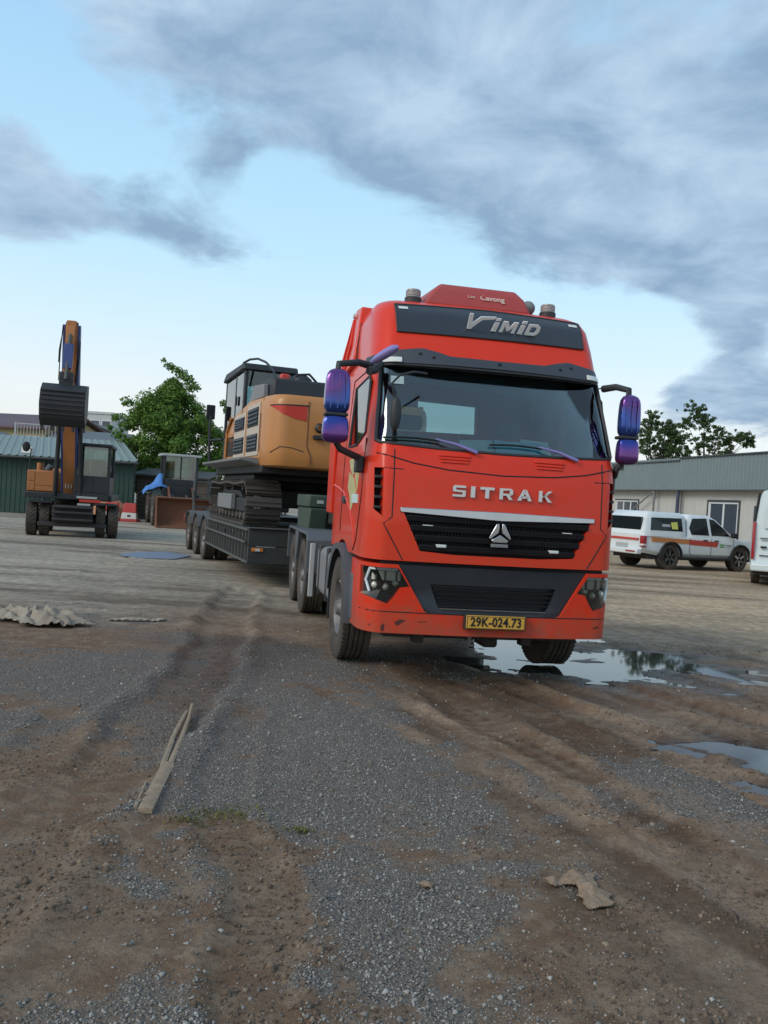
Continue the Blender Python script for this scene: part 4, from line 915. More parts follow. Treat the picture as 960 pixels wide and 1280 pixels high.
gn.build('gooseneck', 'steel', trl, .012)
tb = MB().box(-1.02, 1.02, .55, 1.35, 1.47, 1.66).prism([(.62, 1.10), (1.30, 1.10), (1.36, 1.46), (.55, 1.46)], 'x', -1.0, -.72).prism([(.62, 1.10), (1.30, 1.10), (1.36, 1.46), (.55, 1.46)], 'x', .72, 1.0).build('tool_box', 'boxgreen', trl, .02)
MB().box(-.90, -.80, .53, .55, 1.53, 1.58).build('tool_box_latch', 'pale', tb)
# deck front face, split by a fold line
MB().box(-1.56, 1.56, 2.44, 2.50, .72, 1.02).build('front_plate', 'steel', trl, .01)
MB().box(-1.565, 1.565, 2.425, 2.50, .42, .708).build('front_plate', 'steel', trl, .01)
MB().box(-1.57, 1.57, 2.40, 2.52, 1.02, 1.045).build('front_edge', 'steellit', trl, .006)
for x in (-1.40, 1.40):
    MB().box(x - .10, x + .10, 2.408, 2.424, .63, .69).build('marker_lamp', 'amber', trl, .008)
    MB().box(x - .04, x + .04, 2.404, 2.4075, .64, .68).build('reflector', 'paperw', trl)
for i in range(11):   # deck boards between the side beams
    x = -1.40 + i * .28; MB().box(x - .132, x + .132, 2.52, 7.55, .955, .995 + .004 * (i % 3)).build('deck_board', 'deckwood', trl, .006)
for s in (-1, 1):
    sb = MB().box(*sorted((s * 1.42, s * 1.46)), 2.50, 7.6, .46, .97).build('side_beam', 'steel', trl)
    MB().box(*sorted((s * 1.40, s * 1.58)), 2.525, 7.62, .97, 1.012).build('beam_flange', 'steellit', sb, .006)
    MB().box(*sorted((s * 1.40, s * 1.575)), 2.50, 7.62, .42, .46).build('beam_flange', 'steellit', sb, .006)
    for k in range(15):
        y = 2.72 + k * .335; MB().box(*sorted((s * 1.46, s * 1.565)), y - .018, y + .018, .46, .97).build('stiffener', 'steellit', sb)
    MB().box(*sorted((s * 1.58, s * 1.60)), 2.6, 7.6, .76, .80).build('side_rail', 'steellit', sb)
    for k in range(5):
        y = 2.9 + k * 1.05; MB().lathe([(.035, -.01), (.05, 0), (.035, .01)], (s * 1.585, y, .87), 'x', 12).build('lashing_ring', 'steellit', sb)
    # rear bogie: three axles, fender over each pair
    for a in (8.42, 9.95, 11.48):
        wheel(trl, (s * 1.40, a, .47), .47, .26, s, 'road'); wheel(trl, (s * 1.08, a, .47), .47, .26, -s, 'road')
        fe = MB().lathe([(.56, -.32), (.58, -.32), (.58, .32), (.56, .32), (.56, -.32)], (s * 1.22, a, .47), 'x', 16, math.radians(25), math.radians(155)).build('fender', 'steellit', trl)
    MB().box(*sorted((s * .86, s * .96)), 7.5, 12.6, .80, 1.08).build('bogie_beam', 'steel', trl)
    # loading ramp folded upright
    rp = MB().box(*sorted((s * .62, s * .68)), 12.62, 12.76, 1.0, 2.05).box(*sorted((s * 1.24, s * 1.30)), 12.62, 12.76, 1.0, 2.05).build('loading_ramp', 'steellit', trl, .01)
    for k in range(4): MB().box(*sorted((s * .68, s * 1.24)), 12.65, 12.72, 1.1 + k * .24, 1.15 + k * .24).build('ramp_rung', 'steellit', rp)
    MB().tube([(s * 1.30, 12.2, 1.0), (s * 1.30, 12.68, 1.6)], .035, 8).build('ramp_ram', 'steel', rp)
    MB().box(*sorted((s * 1.36, s * 1.52)), 12.6, 12.66, .70, .92).build('tail_lamp', 'tail', trl, .01)
MB().box(-.95, .95, 7.5, 12.6, 1.06, 1.10).build('rear_deck', 'steel', trl)
MB().box(-1.5, 1.5, 12.5, 12.62, .66, .98).build('rear_bar', 'steel', trl, .01)
for a in (8.42, 9.95, 11.48): MB().cyl((-1.2, a, .47), (1.2, a, .47), .07, n=12).build('axle', 'frame', trl)

# ------------------------------------------------------------------ orange tracked excavator on the trailer deck
MT['orange'] = mat('excavator_orange', (0.50, 0.205, 0.05), 0.42, coat=0.25, var=0.08, dirt=0.22, dirtcol=(0.26, 0.16, 0.09))
MT['exblack'] = mat('excavator_black', (0.014, 0.016, 0.020), 0.5, var=0.2, dirt=0.2, dirtcol=(0.05, 0.046, 0.042))
MT['exred'] = mat('excavator_red_mark', (0.50, 0.035, 0.018), 0.4, var=0.08)
MT['shoe'] = mat('track_steel', (0.13, 0.122, 0.115), 0.42, metal=0.45, var=0.35, dirt=0.4, dirtcol=(0.085, 0.062, 0.045), dscale=7)
MT['cream'] = mat('cream_panel', (0.52, 0.44, 0.36), 0.5, var=0.08, dirt=0.15)
EXY = 5.6
_p = frame_pt(TRAIL, 0, EXY)
exc = thing('tracked_excavator', 'orange and black tracked excavator riding on the lowbed trailer, counterweight facing the truck', 'excavator', (_p[0], _p[1], 1.005), TRAIL[2])
def ez(z): return z - 1.005
shoe = MB().box(-.325, .325, -.092, .092, -.016, .016).box(-.325, .325, -.078, -.048, .016, .062).box(-.325, .325, .0, .022, .016, .045).box(-.12, .12, -.07, .07, -.06, -.012).mesh('track_shoe', 0)
shoe.materials.append(MT['shoe'])
for s in (-1, 1):
    xc = s * 1.17
    tf = MB().box(xc - .24, xc + .24, -1.75, 1.75, .26, .52).prism([(-1.2, .52), (1.2, .52), (.9, .66), (-.9, .66)], 'x', xc - .2, xc + .2)
    tro = tf.build('track_frame', 'exblack', exc, .02)
    MB().box(*sorted((xc + s * .24, xc + s * .34)), -.75, .95, .28, .58).build('side_step', 'grey', tro, .015)
    R_, L_ = .385, 1.95; per = 4 * L_ + 2 * PI * R_; n = 48; zc = .43
    for k in range(n):
        d = per * k / n
        if d < 2 * L_: y, z, a = -L_ + d, zc - R_, PI
        elif d < 2 * L_ + PI * R_: t = (d - 2 * L_) / R_; y, z, a = L_ + R_ * math.sin(t), zc - R_ * math.cos(t), PI + t
        elif d < 4 * L_ + PI * R_:
            q = d - 2 * L_ - PI * R_; y, z, a = L_ - q, zc + R_ - .03 * math.sin(q / (2 * L_) * 2 * PI) ** 2, 0
        else: t = (d - 4 * L_ - PI * R_) / R_; y, z, a = -L_ - R_ * math.sin(t), zc + R_ * math.cos(t), t
        o = ob('track_shoe', shoe, None, tro); o.location = (xc, y, z); o.rotation_euler = (a, 0, 0)
    for y in (-L_, L_):
        sp = MB().lathe([(.001, -.09), (.12, -.09), (.16, -.05), (.31, -.05), (.33, 0), (.31, .05), (.16, .05), (.12, .09), (.001, .09)], (xc, y, zc), 'x', 28)
        for k in range(18):
            M = Matrix.Translation((xc, y, zc)) @ Matrix.Rotation(2 * PI * k / 18, 4, 'X') @ Matrix.Translation((0, 0, .335)); sp.box(-.035, .035, -.022, .022, -.02, .03, M)
        sp.build('sprocket', 'shoe', tro)
    for k in range(8): MB().lathe([(.001, -.2), (.09, -.2), (.115, -.12), (.115, .12), (.09, .2), (.001, .2)], (xc, -1.5 + k * .43, .19), 'x', 16).build('track_roller', 'shoe', tro)
    for y in (-.6, .6): MB().cyl((xc - .1, y, .70), (xc + .1, y, .70), .07, n=12).build('carrier_roller', 'shoe', tro)
MB().box(-1.30, 1.30, -1.9, 1.6, .87, .978).box(-.95, .95, -.9, .9, .36, .72).lathe([(.001, .72), (.70, .72), (.70, .98), (.001, .98)], (0, 0, 0), 'z', 32).build('undercarriage', 'exblack', exc, .02)
MB().box(-1.42, 1.42, -3.2, 2.1, .98, 1.16).build('upper_deck', 'exblack', exc, .02)
# counterweight: rounded plan, stacked slices
def cw_ring(z, k):
    pts = []
    hw = 1.47 * k
    for t in np.linspace(0, 1, 41):
        x = -hw + 2 * hw * t; u = abs(x) / hw; y = -3.86 + .10 * u ** 2 + .52 * (1 - math.sqrt(max(0, 1 - max(0, (u - .80) / .20) ** 2)))
        pts.append((x, y + (1 - k) * 1.2, z))
    pts += [(hw, -2.6, z), (-hw, -2.6, z)]
    return pts
cw = MB().loft([cw_ring(ez(z), k) for z, k in ((2.085, .93), (2.11, .965), (2.20, .99), (2.35, 1), (2.7, 1), (3.0, 1), (3.17, .995), (3.25, .98), (3.29, .955))]).build('counterweight', 'orange', exc, smooth=30)
def ycw(x, z): 
    u = min(1, abs(x) / 1.47); return -3.86 + .10 * u ** 2 + .52 * (1 - math.sqrt(max(0, 1 - max(0, (u - .80) / .20) ** 2)))
fpanel(cw, 'red_mark', 'exred', -1.395, -.84, [(-1.395, ez(3.085)), (-1.25, ez(2.97)), (-1.02, ez(2.89)), (-.84, ez(2.87))], [(-1.395, ez(3.095)), (-.84, ez(3.11))], -.008, .03, 24, 4, 0, ycw)
fpanel(cw, 'dark_edge', 'exblack', -1.41, -.82, [(-1.41, ez(3.098)), (-.82, ez(3.114))], [(-1.41, ez(3.115)), (-.82, ez(3.135))], -.012, .03, 24, 1, 0, ycw)
fline(cw, 'seam', mat('orange_shadow_gap', (.16, .06, .015), .6), [(-.81, ez(3.20)), (-.81, ez(2.45)), (-.74, ez(2.30)), (-.74, ez(2.12))], .012, .002, ycw)
fline(cw, 'seam', MT['orange_shadow_gap'] if 'orange_shadow_gap' in MT else 'exblack', [(-1.38, ez(2.32)), (-1.25, ez(2.42)), (-1.05, ez(2.41)), (-.86, ez(2.36))], .008, .002, ycw)
MB().lathe([(.05, -.03), (.085, 0), (.05, .03)], (-.62, -3.88, ez(2.77)), 'y', 16).build('lifting_eye', 'exblack', cw)
MB().box(-.72, -.5, -3.92, -3.8, ez(2.58), ez(2.65)).build('latch', 'exblack', cw, .01)
# left flank: louvred doors in two columns and two rows
fl = MB().prism([(-3.22, ez(2.22)), (-3.22, ez(3.26)), (-2.0, ez(3.30)), (-.4, ez(3.14)), (.35, ez(2.85)), (.45, ez(2.22))], 'x', -1.47, -1.40).build('engine_side', 'orange', exc, .02)
fr2 = MB().prism([(-3.22, ez(2.22)), (-3.22, ez(3.38)), (2.0, ez(3.30)), (2.0, ez(2.22))], 'x', 1.40, 1.47).build('engine_side', 'orange', exc, .02)
for y0, y1 in ((-3.0, -2.02), (-1.66, -.62)):
    MB().box(-1.488, -1.468, y0 - .07, y1 + .07, ez(2.28), ez(3.20 if y0 < -2.5 else 3.12)).build('door_panel', 'cream' if y0 > -9 else 'orange', fl, .01)
    for z0, z1 in ((2.36, 2.66), (2.80, 3.12 if y0 < -2.5 else 3.04)):
        lv = MB().box(-1.497, -1.490, y0, y1, ez(z0), ez(z1)).build('louvre_frame', 'deep', fl)
        for k in range(4):
            z = z0 + .05 + k * (z1 - z0 - .06) / 3.6
            MB().prism([(-1.515, ez(z)), (-1.500, ez(z + .04)), (-1.494, ez(z + .04)), (-1.508, ez(z))], 'y', y0 + .02, y1 - .02).build('louvre', 'exblack', lv)
MB().tube([(-1.49, .42, ez(2.25)), (-1.49, .35, ez(2.85)), (-1.49, -.1, ez(3.12))], .03, 8).build('orange_trim', 'orange', exc)
wk = MB().prism([(-1.44, ez(2.12)), (-1.76, ez(2.19)), (-1.77, ez(2.235)), (-1.44, ez(2.235))], 'y', -3.05, 1.9).build('walkway', 'grey', exc, .01)
# hood and cab
MB().prism([(-3.42, ez(3.28)), (-3.36, ez(3.60)), (-2.0, ez(3.68)), (-1.4, ez(3.30))], 'x', -1.34, 1.30).build('engine_hood', 'exblack', exc, .04)
MB().prism([(-3.05, ez(3.28)), (-3.0, ez(3.52)), (-2.1, ez(3.58)), (-1.7, ez(3.30))], 'x', -1.44, -1.34).build('hood_side', 'grey', exc, .02)
MB().box(-1.16, -1.0, -3.1, -2.95, ez(3.58), ez(3.72)).build('warning_lamp', 'exred', exc, .03)
MB().lathe([(.20, 0), (.19, .08), (.12, .14), (.001, .16)], (-.78, -3.0, ez(3.58)), 'z', 20).build('exhaust_cowl', 'exblack', exc)
MB().tube([(-1.0, -3.1, ez(3.58)), (-.86, -3.1, ez(3.72)), (-.66, -3.1, ez(3.75)), (-.5, -3.1, ez(3.60))], .022, 8).build('hood_rail', 'exblack', exc)
cb = MB()
cy0, cy1, cx0, cx1, cz0, cz1 = -1.30, .95, -1.47, -.50, 2.22, 4.0
for x in (cx0, cx1):
    for y, w in ((cy0, .13), (-.35, .07), (cy1, .08)):
        xs_ = sorted((x, x + (.07 if x < -1 else -.07))); cb.box(*xs_, *sorted((y, y + (w if y < .5 else -w))), ez(cz0), ez(cz1))
cb.box(cx0, cx1, cy0, cy1, ez(2.2), ez(2.32)).box(cx0, cx0 + .06, cy0, cy1, ez(2.32), ez(2.75)).box(cx1 - .06, cx1, cy0, cy1, ez(2.32), ez(2.75)).box(cx0, cx1, cy0, cy0 + .06, ez(2.32), ez(3.2)).box(cx0, cx1, cy1 - .06, cy1, ez(2.32), ez(2.6))
cbo = cb.build('operator_cab', 'exblack', exc, .015)
MB().prism([(cy0 - .10, ez(3.97)), (cy0 - .02, ez(4.10)), (cy1 - .2, ez(4.12)), (cy1 + .12, ez(4.02)), (cy1 + .12, ez(3.95))], 'x', cx0 - .05, cx1 + .05).build('cab_roof', 'exblack', cbo, .03)
for pts, ax, a, b in (([(cy0 + .13, ez(2.75)), (-.35, ez(2.75)), (-.35, ez(3.96)), (cy0 + .13, ez(3.96))], 'x', cx0 + .01, cx0 + .016), ([(-.28, ez(2.75)), (cy1 - .08, ez(2.75)), (cy1 - .08, ez(3.96)), (-.28, ez(3.96))], 'x', cx0 + .01, cx0 + .016),
                      ([(cx0 + .07, ez(3.2)), (cx1 - .07, ez(3.2)), (cx1 - .07, ez(3.96)), (cx0 + .07, ez(3.96))], 'y', cy0 + .02, cy0 + .026), ([(cx0 + .07, ez(2.6)), (cx1 - .07, ez(2.6)), (cx1 - .07, ez(3.96)), (cx0 + .07, ez(3.96))], 'y', cy1 - .03, cy1 - .024), ([(cy0 + .13, ez(2.75)), (cy1 - .08, ez(2.75)), (cy1 - .08, ez(3.96)), (cy0 + .13, ez(3.96))], 'x', cx1 - .016, cx1 - .01)):
    MB().prism(pts, ax, a, b).build('cab_window', 'sideglass', cbo, smooth=0)
MB().box(-1.2, -.8, -.5, -.1, ez(2.5), ez(2.75)).box(-1.2, -.8, -.56, -.42, ez(2.7), ez(3.4)).build('cab_seat', 'seat', cbo, .04)
mr_ = MB().box(-1.74, -1.54, 1.90, 1.95, ez(3.22), ez(3.55)).build('cab_mirror', 'deep', exc, .04)
MB().tube([(-1.60, 1.90, ez(2.1)), (-1.64, 1.92, ez(2.8)), (-1.64, 1.92, ez(3.3))], .03, 8).tube([(-1.45, 1.2, ez(2.75)), (-1.63, 1.9, ez(2.75))], .025, 8).build('mirror_post', 'exblack', mr_)
MB().box(-1.50, -1.475, -.62, -.50, ez(3.34), ez(3.52)).build('door_mark', 'deep', cbo)
MB().tube([(cx0 + .05, cy0 + .9, ez(4.08)), (-1.42, cy0 + .5, ez(4.17)), (-1.36, cy0 + .2, ez(4.20)), (-1.28, cy0 - .2, ez(4.17)), (-1.2, -1.9, ez(4.06)), (-1.15, -2.4, ez(3.85)), (-1.15, -2.6, ez(3.66))], .022, 8).build('hand_rail', 'exblack', exc)
# boom and stick laid forward along the trailer
bm_ = MB().prism([(1.0, ez(2.3)), (1.2, ez(2.75)), (3.0, ez(3.55)), (4.0, ez(3.45)), (6.3, ez(2.55)), (6.2, ez(2.3)), (3.7, ez(3.0)), (2.8, ez(2.95))], 'x', -.05, .45).build('boom', 'orange', exc, .02)
MB().prism([(6.2, ez(2.75)), (6.5, ez(2.6)), (5.1, ez(1.35)), (4.8, ez(1.45))], 'x', .0, .4).build('stick', 'orange', exc, .02)
MB().prism([(4.9, ez(1.55)), (5.3, ez(1.35)), (5.1, ez(1.16)), (4.3, ez(1.16)), (4.2, ez(1.5))], 'x', -.45, .85).build('bucket', 'exblack', exc, .02)
MB().cyl((.2, 1.6, ez(2.2)), (.2, 3.3, ez(2.95)), .08, n=12).build('boom_ram', 'steellit', exc)

# ------------------------------------------------------------------ blue wheeled excavator with raised boom
MT['blue'] = mat('machine_blue', (0.032, 0.060, 0.21), 0.45, var=0.15, dirt=0.25, dirtcol=(0.10, 0.09, 0.09))
MT['orange2'] = mat('machine_orange', (0.43, 0.155, 0.04), 0.5, var=0.1, dirt=0.3, dirtcol=(0.16, 0.10, 0.06))
MT['cabglass'] = glass('cab_glass', (0.62, 0.75, 0.73), .03, 1.3, .06)
MT['tread'] = MT['rubber']
WX_SLEW = -0.10
wx = thing('wheeled_excavator', 'wheeled excavator with blue and orange raised boom standing before the green shed', 'excavator', (-9.03, 24.86, 0), 0.33)
for y in (0.5, 3.1):
    for s in (-1, 1):
        wheel(wx, (s * 1.125, y, .48), .48, .29, s, 'lug'); wheel(wx, (s * .775, y, .48), .48, .27, -s, 'lug')
    MB().cyl((-1.0, y, .48), (1.0, y, .48), .11, n=12).build('axle', 'frame', wx)
MB().box(-.55, .55, -.1, 3.6, .42, .92).build('chassis', 'exblack', wx, .03)
for z in (.52, .72, .88): MB().box(-.56, .56, -.30, -.10, z - .03, z + .03).build('front_crossbar', 'frame', wx, .01)
MB().box(-.95, .95, -.02, .18, .30, .42).build('front_blade_mount', 'frame', wx, .02)
for s in (-1, 1): MB().box(*sorted((s * .58, s * 1.22)), .0, 1.0, .96, 1.02).build('mud_guard', 'exblack', wx, .01)
MB().cyl((0, 1.9, .90), (0, 1.9, 1.10), .60, n=28).build('slew_ring', 'frame', wx)
MB().box(-1.24, 1.20, .45, 3.4, 1.08, 1.26).build('upper_deck', 'exblack', wx, .02)
eb_ = MB().box(-1.24, -.45, .75, 3.3, 1.26, 1.90).build('engine_cover', 'orange2', wx, .04)
MB().box(-1.235, -1.02, .735, .752, 1.58, 1.86).build('cover_panel', 'orange2', eb_, .012); MB().box(-1.235, -1.02, .735, .752, 1.29, 1.55).build('cover_panel', 'orange2', eb_, .012)
MB().box(-.995, -.47, .735, .752, 1.45, 1.86).build('cover_panel', 'orange2', eb_, .012); MB().box(-.995, -.47, .735, .752, 1.29, 1.42).build('cover_panel', 'orange2', eb_, .012)
MB().cyl((-.95, 1.1, 1.9), (-.95, 1.1, 2.12), .09, n=12).build('filter_cap', 'orange2', eb_); MB().cyl((-.72, 1.0, 1.9), (-.62, 1.0, 2.05), .10, n=12).build('exhaust_pipe', 'steellit', eb_)
mrr = MB().sphere((-1.28, .6, 2.56), .11, .03, .15).build('rear_view_mirror', 'deep', wx); MB().tube([(-1.2, .75, 1.9), (-1.16, .7, 2.5), (-1.26, .62, 2.58)], .018, 6).build('mirror_arm', 'exblack', mrr)
MB().box(-1.18, -.7, .55, .8, 1.10, 1.22).build('headlamp', 'marker', wx, .02)
MB().box(-1.0, 1.0, 2.6, 3.7, 1.2, 2.0).build('counterweight', 'orange2', wx, .06)
cbw = MB()
for x in (.16, 1.08):
    for y in (.42, 1.9): cbw.box(x - .045, x + .045, y - .045, y + .045, 1.26, 2.70)
cbw.box(.12, 1.12, .38, 1.95, 1.10, 1.32).box(.12, 1.12, .38, .46, 1.32, 1.82).box(.12, .18, .46, 1.9, 1.32, 1.80).box(1.06, 1.12, .46, 1.9, 1.32, 1.80).box(.12, 1.12, 1.87, 1.95, 1.32, 2.0)
cwo = cbw.build('operator_cab', 'exblack', wx, .015)
MB().box(.08, 1.16, .32, 2.0, 2.68, 2.78).build('cab_roof', 'exblack', cwo, .03)
MB().box(.205, 1.035, .40, .406, 1.82, 2.68).build('cab_window', 'cabglass', cwo, smooth=0)
for x in (.16, 1.08): MB().box(x - .003, x + .003, .47, 1.85, 1.80, 2.68).build('cab_window', 'cabglass', cwo, smooth=0)
MB().box(.205, 1.035, 1.90, 1.906, 2.0, 2.68).build('cab_window', 'cabglass', cwo, smooth=0)
MB().box(.42, .82, 1.2, 1.6, 1.5, 1.7).box(.42, .82, 1.5, 1.64, 1.7, 2.35).build('cab_seat', 'grey', cwo, .05)
MB().box(.22, .80, .365, .378, 1.14, 1.20).build('cab_badge', 'pale', cwo); MB().box(.25, .62, .365, .378, .93, .99).build('cab_badge', 'pale', cwo); MB().box(.62, .64, .368, .378, 1.34, 1.8).build('cab_bar', 'frame', cwo)
MB().box(.30, .90, .366, .378, 1.03, 1.11).build('red_strip', 'exred', cwo)
# boom: blue box section, orange face, rising steeply
BO = [(.95, 1.25, .34), (.55, 2.1, .40), (.10, 3.3, .46), (-.25, 4.4, .42), (-.50, 5.3, .34), (-.66, 6.02, .24)]
def boom_side(pts, dx):
    a = []; b = []
    for i, (y, z, d) in enumerate(pts):
        p = pts[max(0, i - 1)]; q = pts[min(len(pts) - 1, i + 1)]; t = Vector((q[0] - p[0], q[1] - p[1])).normalized(); n = Vector((-t.y, t.x))
        a.append((y + n.x * d / 2, z + n.y * d / 2)); b.append((y - n.x * d / 2, z - n.y * d / 2))
    return a, b
A_, B_ = boom_side(BO, 0)
bo = MB().prism(A_ + B_[::-1], 'x', -.27, .19).build('boom', 'blue', wx, .015)
f0 = A_ if A_[0][0] < B_[0][0] else B_
def ribbon(pts, x0, x1, off, th):
    P = [[(x0, y - off, z), (x1, y - off, z)] for y, z in pts]; Q = [[(x0, y - off + th, z), (x1, y - off + th, z)] for y, z in pts]; return MB().slab(P, Q)
ribbon(f0, -.205, .125, .012, .03).build('boom_face', 'orange2', bo)
ribbon([(f0[0][0], f0[0][1]), (f0[1][0], f0[1][1])], -.12, .04, .02, .03).build('boom_face_foot', 'orange2', bo)
for k in range(3): MB().box(-.14 + k * .08, -.12 + k * .08, .60, .64, 1.40, 1.55).build('hose_clamp', 'pale', bo)
for s in (-.40, .32): MB().cyl((s, .45, 1.2), (s * .8, .02, 3.2), .065, n=12).build('boom_ram', 'exblack', bo)
tipo = MB().box(-.17, .09, -.84, -.60, 5.55, 6.12).build('boom_tip', 'orange2', bo, .02)
MB().cyl((-.2, -.66, 6.02), (.12, -.66, 6.02), .09, n=12).build('boom_pin', 'exblack', bo)
# stick folded down in front of the boom
sk = MB().prism([(-.60, 6.05), (-.88, 5.95), (-1.30, 4.35), (-1.18, 4.2), (-1.02, 4.3)], 'x', -.15, .07).build('stick', 'orange2', wx, .012)
MB().prism([(-1.0, 5.45), (-1.20, 5.40), (-1.30, 4.72), (-1.12, 4.74)], 'x', -.16, .08).build('stick_ram_cover', 'blue', sk, .01)
MB().cyl((-.04, -.98, 5.7), (-.04, -1.38, 4.4), .05, n=10).build('bucket_ram', 'steellit', sk)
for x, z0, z1, y in ((-.27, 4.4, 6.0, -.9), (-.29, 4.9, 5.6, -.95), (.17, 4.35, 5.6, -1.0), (.22, 4.4, 5.55, -1.0), (.20, 4.2, 5.0, -1.1)):
    MB().tube([(x, y + .15, z1), (x * 1.06, y, (z0 + z1) / 2), (x, y - .12, z0)], .016, 6).build('hose', 'deep', sk)
MB().box(-.22, .14, -1.34, -1.05, 4.22, 4.62).build('bucket_linkage', 'exblack', wx, .03)
bp_ = [(-1.05, 4.30), (-1.45, 4.26), (-1.74, 4.05), (-1.84, 3.7), (-1.72, 3.30), (-1.45, 3.10), (-1.40, 3.16), (-1.62, 3.36), (-1.72, 3.7), (-1.64, 3.98), (-1.40, 4.16), (-1.05, 4.2)]
bk = MB().prism(bp_, 'x', -.62, .54).build('bucket', 'exblack', wx, .008)
for x in (-.62, .52): MB().prism([(-1.05, 4.28), (-1.45, 4.24), (-1.72, 4.03), (-1.82, 3.7), (-1.70, 3.32), (-1.42, 3.12), (-1.0, 3.5)], 'x', x, x + .03).build('bucket_cheek', 'exblack', bk)
for k in range(6): 
    z = 3.42 + k * .125; y = -1.848 + .0 * k if k in (2, 3) else -1.80 - .02 * (k in (1, 4)); MB().box(-.60, .52, y - .012, y + .04, z - .012, z + .012).build('bucket_wear_strip', 'frame', bk)
for k in range(5): x = -.58 + k * .27; MB().prism([(-1.47, 3.17), (-1.37, 3.13), (-1.28, 2.98), (-1.34, 2.98)], 'x', x - .04, x + .04).build('bucket_tooth', 'steellit', bk)

_lower = ('wheel', 'axle', 'chassis', 'front_crossbar', 'front_blade_mount', 'mud_guard', 'slew_ring')
for o in list(wx.children):      # slew the upper works about the ring
    if o.name.split('.')[0] not in _lower:
        rm_ = Matrix.Rotation(WX_SLEW, 3, 'Z'); c_ = Vector((0, 1.9, 0)); o.rotation_euler = (0, 0, WX_SLEW); o.location = c_ - rm_ @ c_
# ------------------------------------------------------------------ old wheel loader with rusty bucket
MT['rust'] = mat('rusty_steel', (0.135, 0.050, 0.026), 0.8, var=0.4, scale=5, dirt=0.4, dirtcol=(0.22, 0.095, 0.045))
MT['tarp'] = mat('blue_tarpaulin', (0.055, 0.19, 0.50), 0.5, var=0.2, scale=8)
MT['tealbox'] = mat('faded_teal_paint', (0.055, 0.10, 0.10), 0.6, var=0.2, dirt=0.3)
ldr = thing('wheel_loader', 'old dark wheel loader with rusty bucket parked under the leafy tree', 'loader', (-9.05, 37.3, 0), 0.35)
for s in (-1, 1):
    for y in (-1.35, 1.35): wheel(ldr, (s * .95, y, .65), .65, .42, s, 'lug')
MB().box(-.6, .6, -1.7, 2.2, .55, 1.05).build('chassis', 'exblack', ldr, .03)
MB().box(-.55, .55, .6, 2.3, 1.05, 1.75).build('engine_hood', 'tealbox', ldr, .05)
lc = MB()
for x in (-.68, .68):
    for y in (-.75, .55): lc.box(x - .05, x + .05, y - .05, y + .05, 1.6, 2.98)
lc.box(-.73, .73, -.8, .6, 1.05, 1.72).box(-.73, .73, -.8, -.72, 1.72, 1.98)
lco = lc.build('operator_cab', 'exblack', ldr, .015)
MB().box(-.84, .84, -.95, .75, 2.96, 3.06).build('cab_roof', 'pale', lco, .02)
MB().box(-.63, .63, -.775, -.769, 1.98, 2.96).build('cab_window', 'cabglass', lco, smooth=0)
for x in (-.68, .68): MB().box(x - .003, x + .003, -.70, .50, 1.72, 2.96).build('cab_window', 'cabglass', lco, smooth=0)
MB().box(-.63, .63, .547, .553, 1.72, 2.96).build('cab_window', 'cabglass', lco, smooth=0)
MB().box(-.03, .03, -.79, -.776, 1.98, 2.96).build('window_bar', 'exblack', lco)
MB().box(-.25, .25, -.1, .3, 1.4, 2.1).build('cab_seat', 'seat', lco, .05)
for s in (-1, 1):
    MB().prism([(-.9, 1.5), (-.75, 1.7), (-2.1, .95), (-2.6, .45), (-2.7, .6), (-2.3, 1.1)], 'x', s * .50 - .05, s * .50 + .05).build('lift_arm', 'rust', ldr, .01)
    MB().cyl((s * .28, -.8, 1.3), (s * .28, -2.2, 1.0), .05, n=10).build('lift_ram', 'steellit', ldr)
    MB().box(*sorted((s * .72, s * 1.18)), .75, 1.95, 1.30, 1.36).build('mud_guard', 'tealbox', ldr, .01)
MB().box(-1.12, -.74, -.75, .10, 1.05, 1.50).build('side_tank', 'tealbox', ldr, .03)
bkt = MB().prism([(-2.62, .06), (-2.60, 1.18), (-2.72, 1.25), (-3.05, 1.22), (-3.02, 1.16), (-2.78, 1.14), (-2.72, 1.0), (-2.75, .30), (-2.95, .14), (-3.45, .04), (-3.45, .0), (-2.8, .0)], 'x', -1.12, 1.12).build('bucket', 'rust', ldr, .008)
for x in (-1.13, 1.10): MB().prism([(-2.62, .06), (-2.62, 1.2), (-3.02, 1.2), (-3.12, .7), (-3.42, .05)], 'x', x, x + .03).build('bucket_cheek', 'rust', bkt)
for k in range(7): MB().box(-1.05 + k * .33, -.97 + k * .33, -3.58, -3.40, .01, .05).build('bucket_tooth', 'rust', bkt)
# blue sheet thrown over the loader's side tank
def cloth(name, m, x0, x1, y0, y1, hfun, nx=26, ny=20, th=.012):
    P = [[(x0 + (x1 - x0) * i / nx, y0 + (y1 - y0) * j / ny) for j in range(ny + 1)] for i in range(nx + 1)]
    G = [[hfun(*p) for p in r] for r in P]; Q = [[(x, y, z - th) for x, y, z in r] for r in G]
    return MB().slab(G, Q).mesh(name, 60)
def tarph(x, y):
    ridge = .58 * math.exp(-((x - .15) / .30) ** 2) * math.exp(-((y + .05) / .42) ** 2)
    edge = max(0, abs(x) - .42) * 1.5 + max(0, abs(y) - .40) * .9
    return (x, y, 1.56 + ridge - min(edge, .5) + .07 * float(vnoise(x * 7 + 3, y * 7)) + .03 * float(vnoise(x * 17, y * 17 + 5)))
tp = ob('tarpaulin', cloth('tarpaulin', 'tarp', -.58, .58, -.52, .52, tarph), 'tarp'); _q = frame_pt((-9.05, 37.3, .35), -.93, -.32); tp.location = (_q[0], _q[1], 0); tp.rotation_euler = (0, 0, .35)
tag(tp, 'crumpled bright blue tarpaulin thrown over the side of the wheel loader', 'tarpaulin')
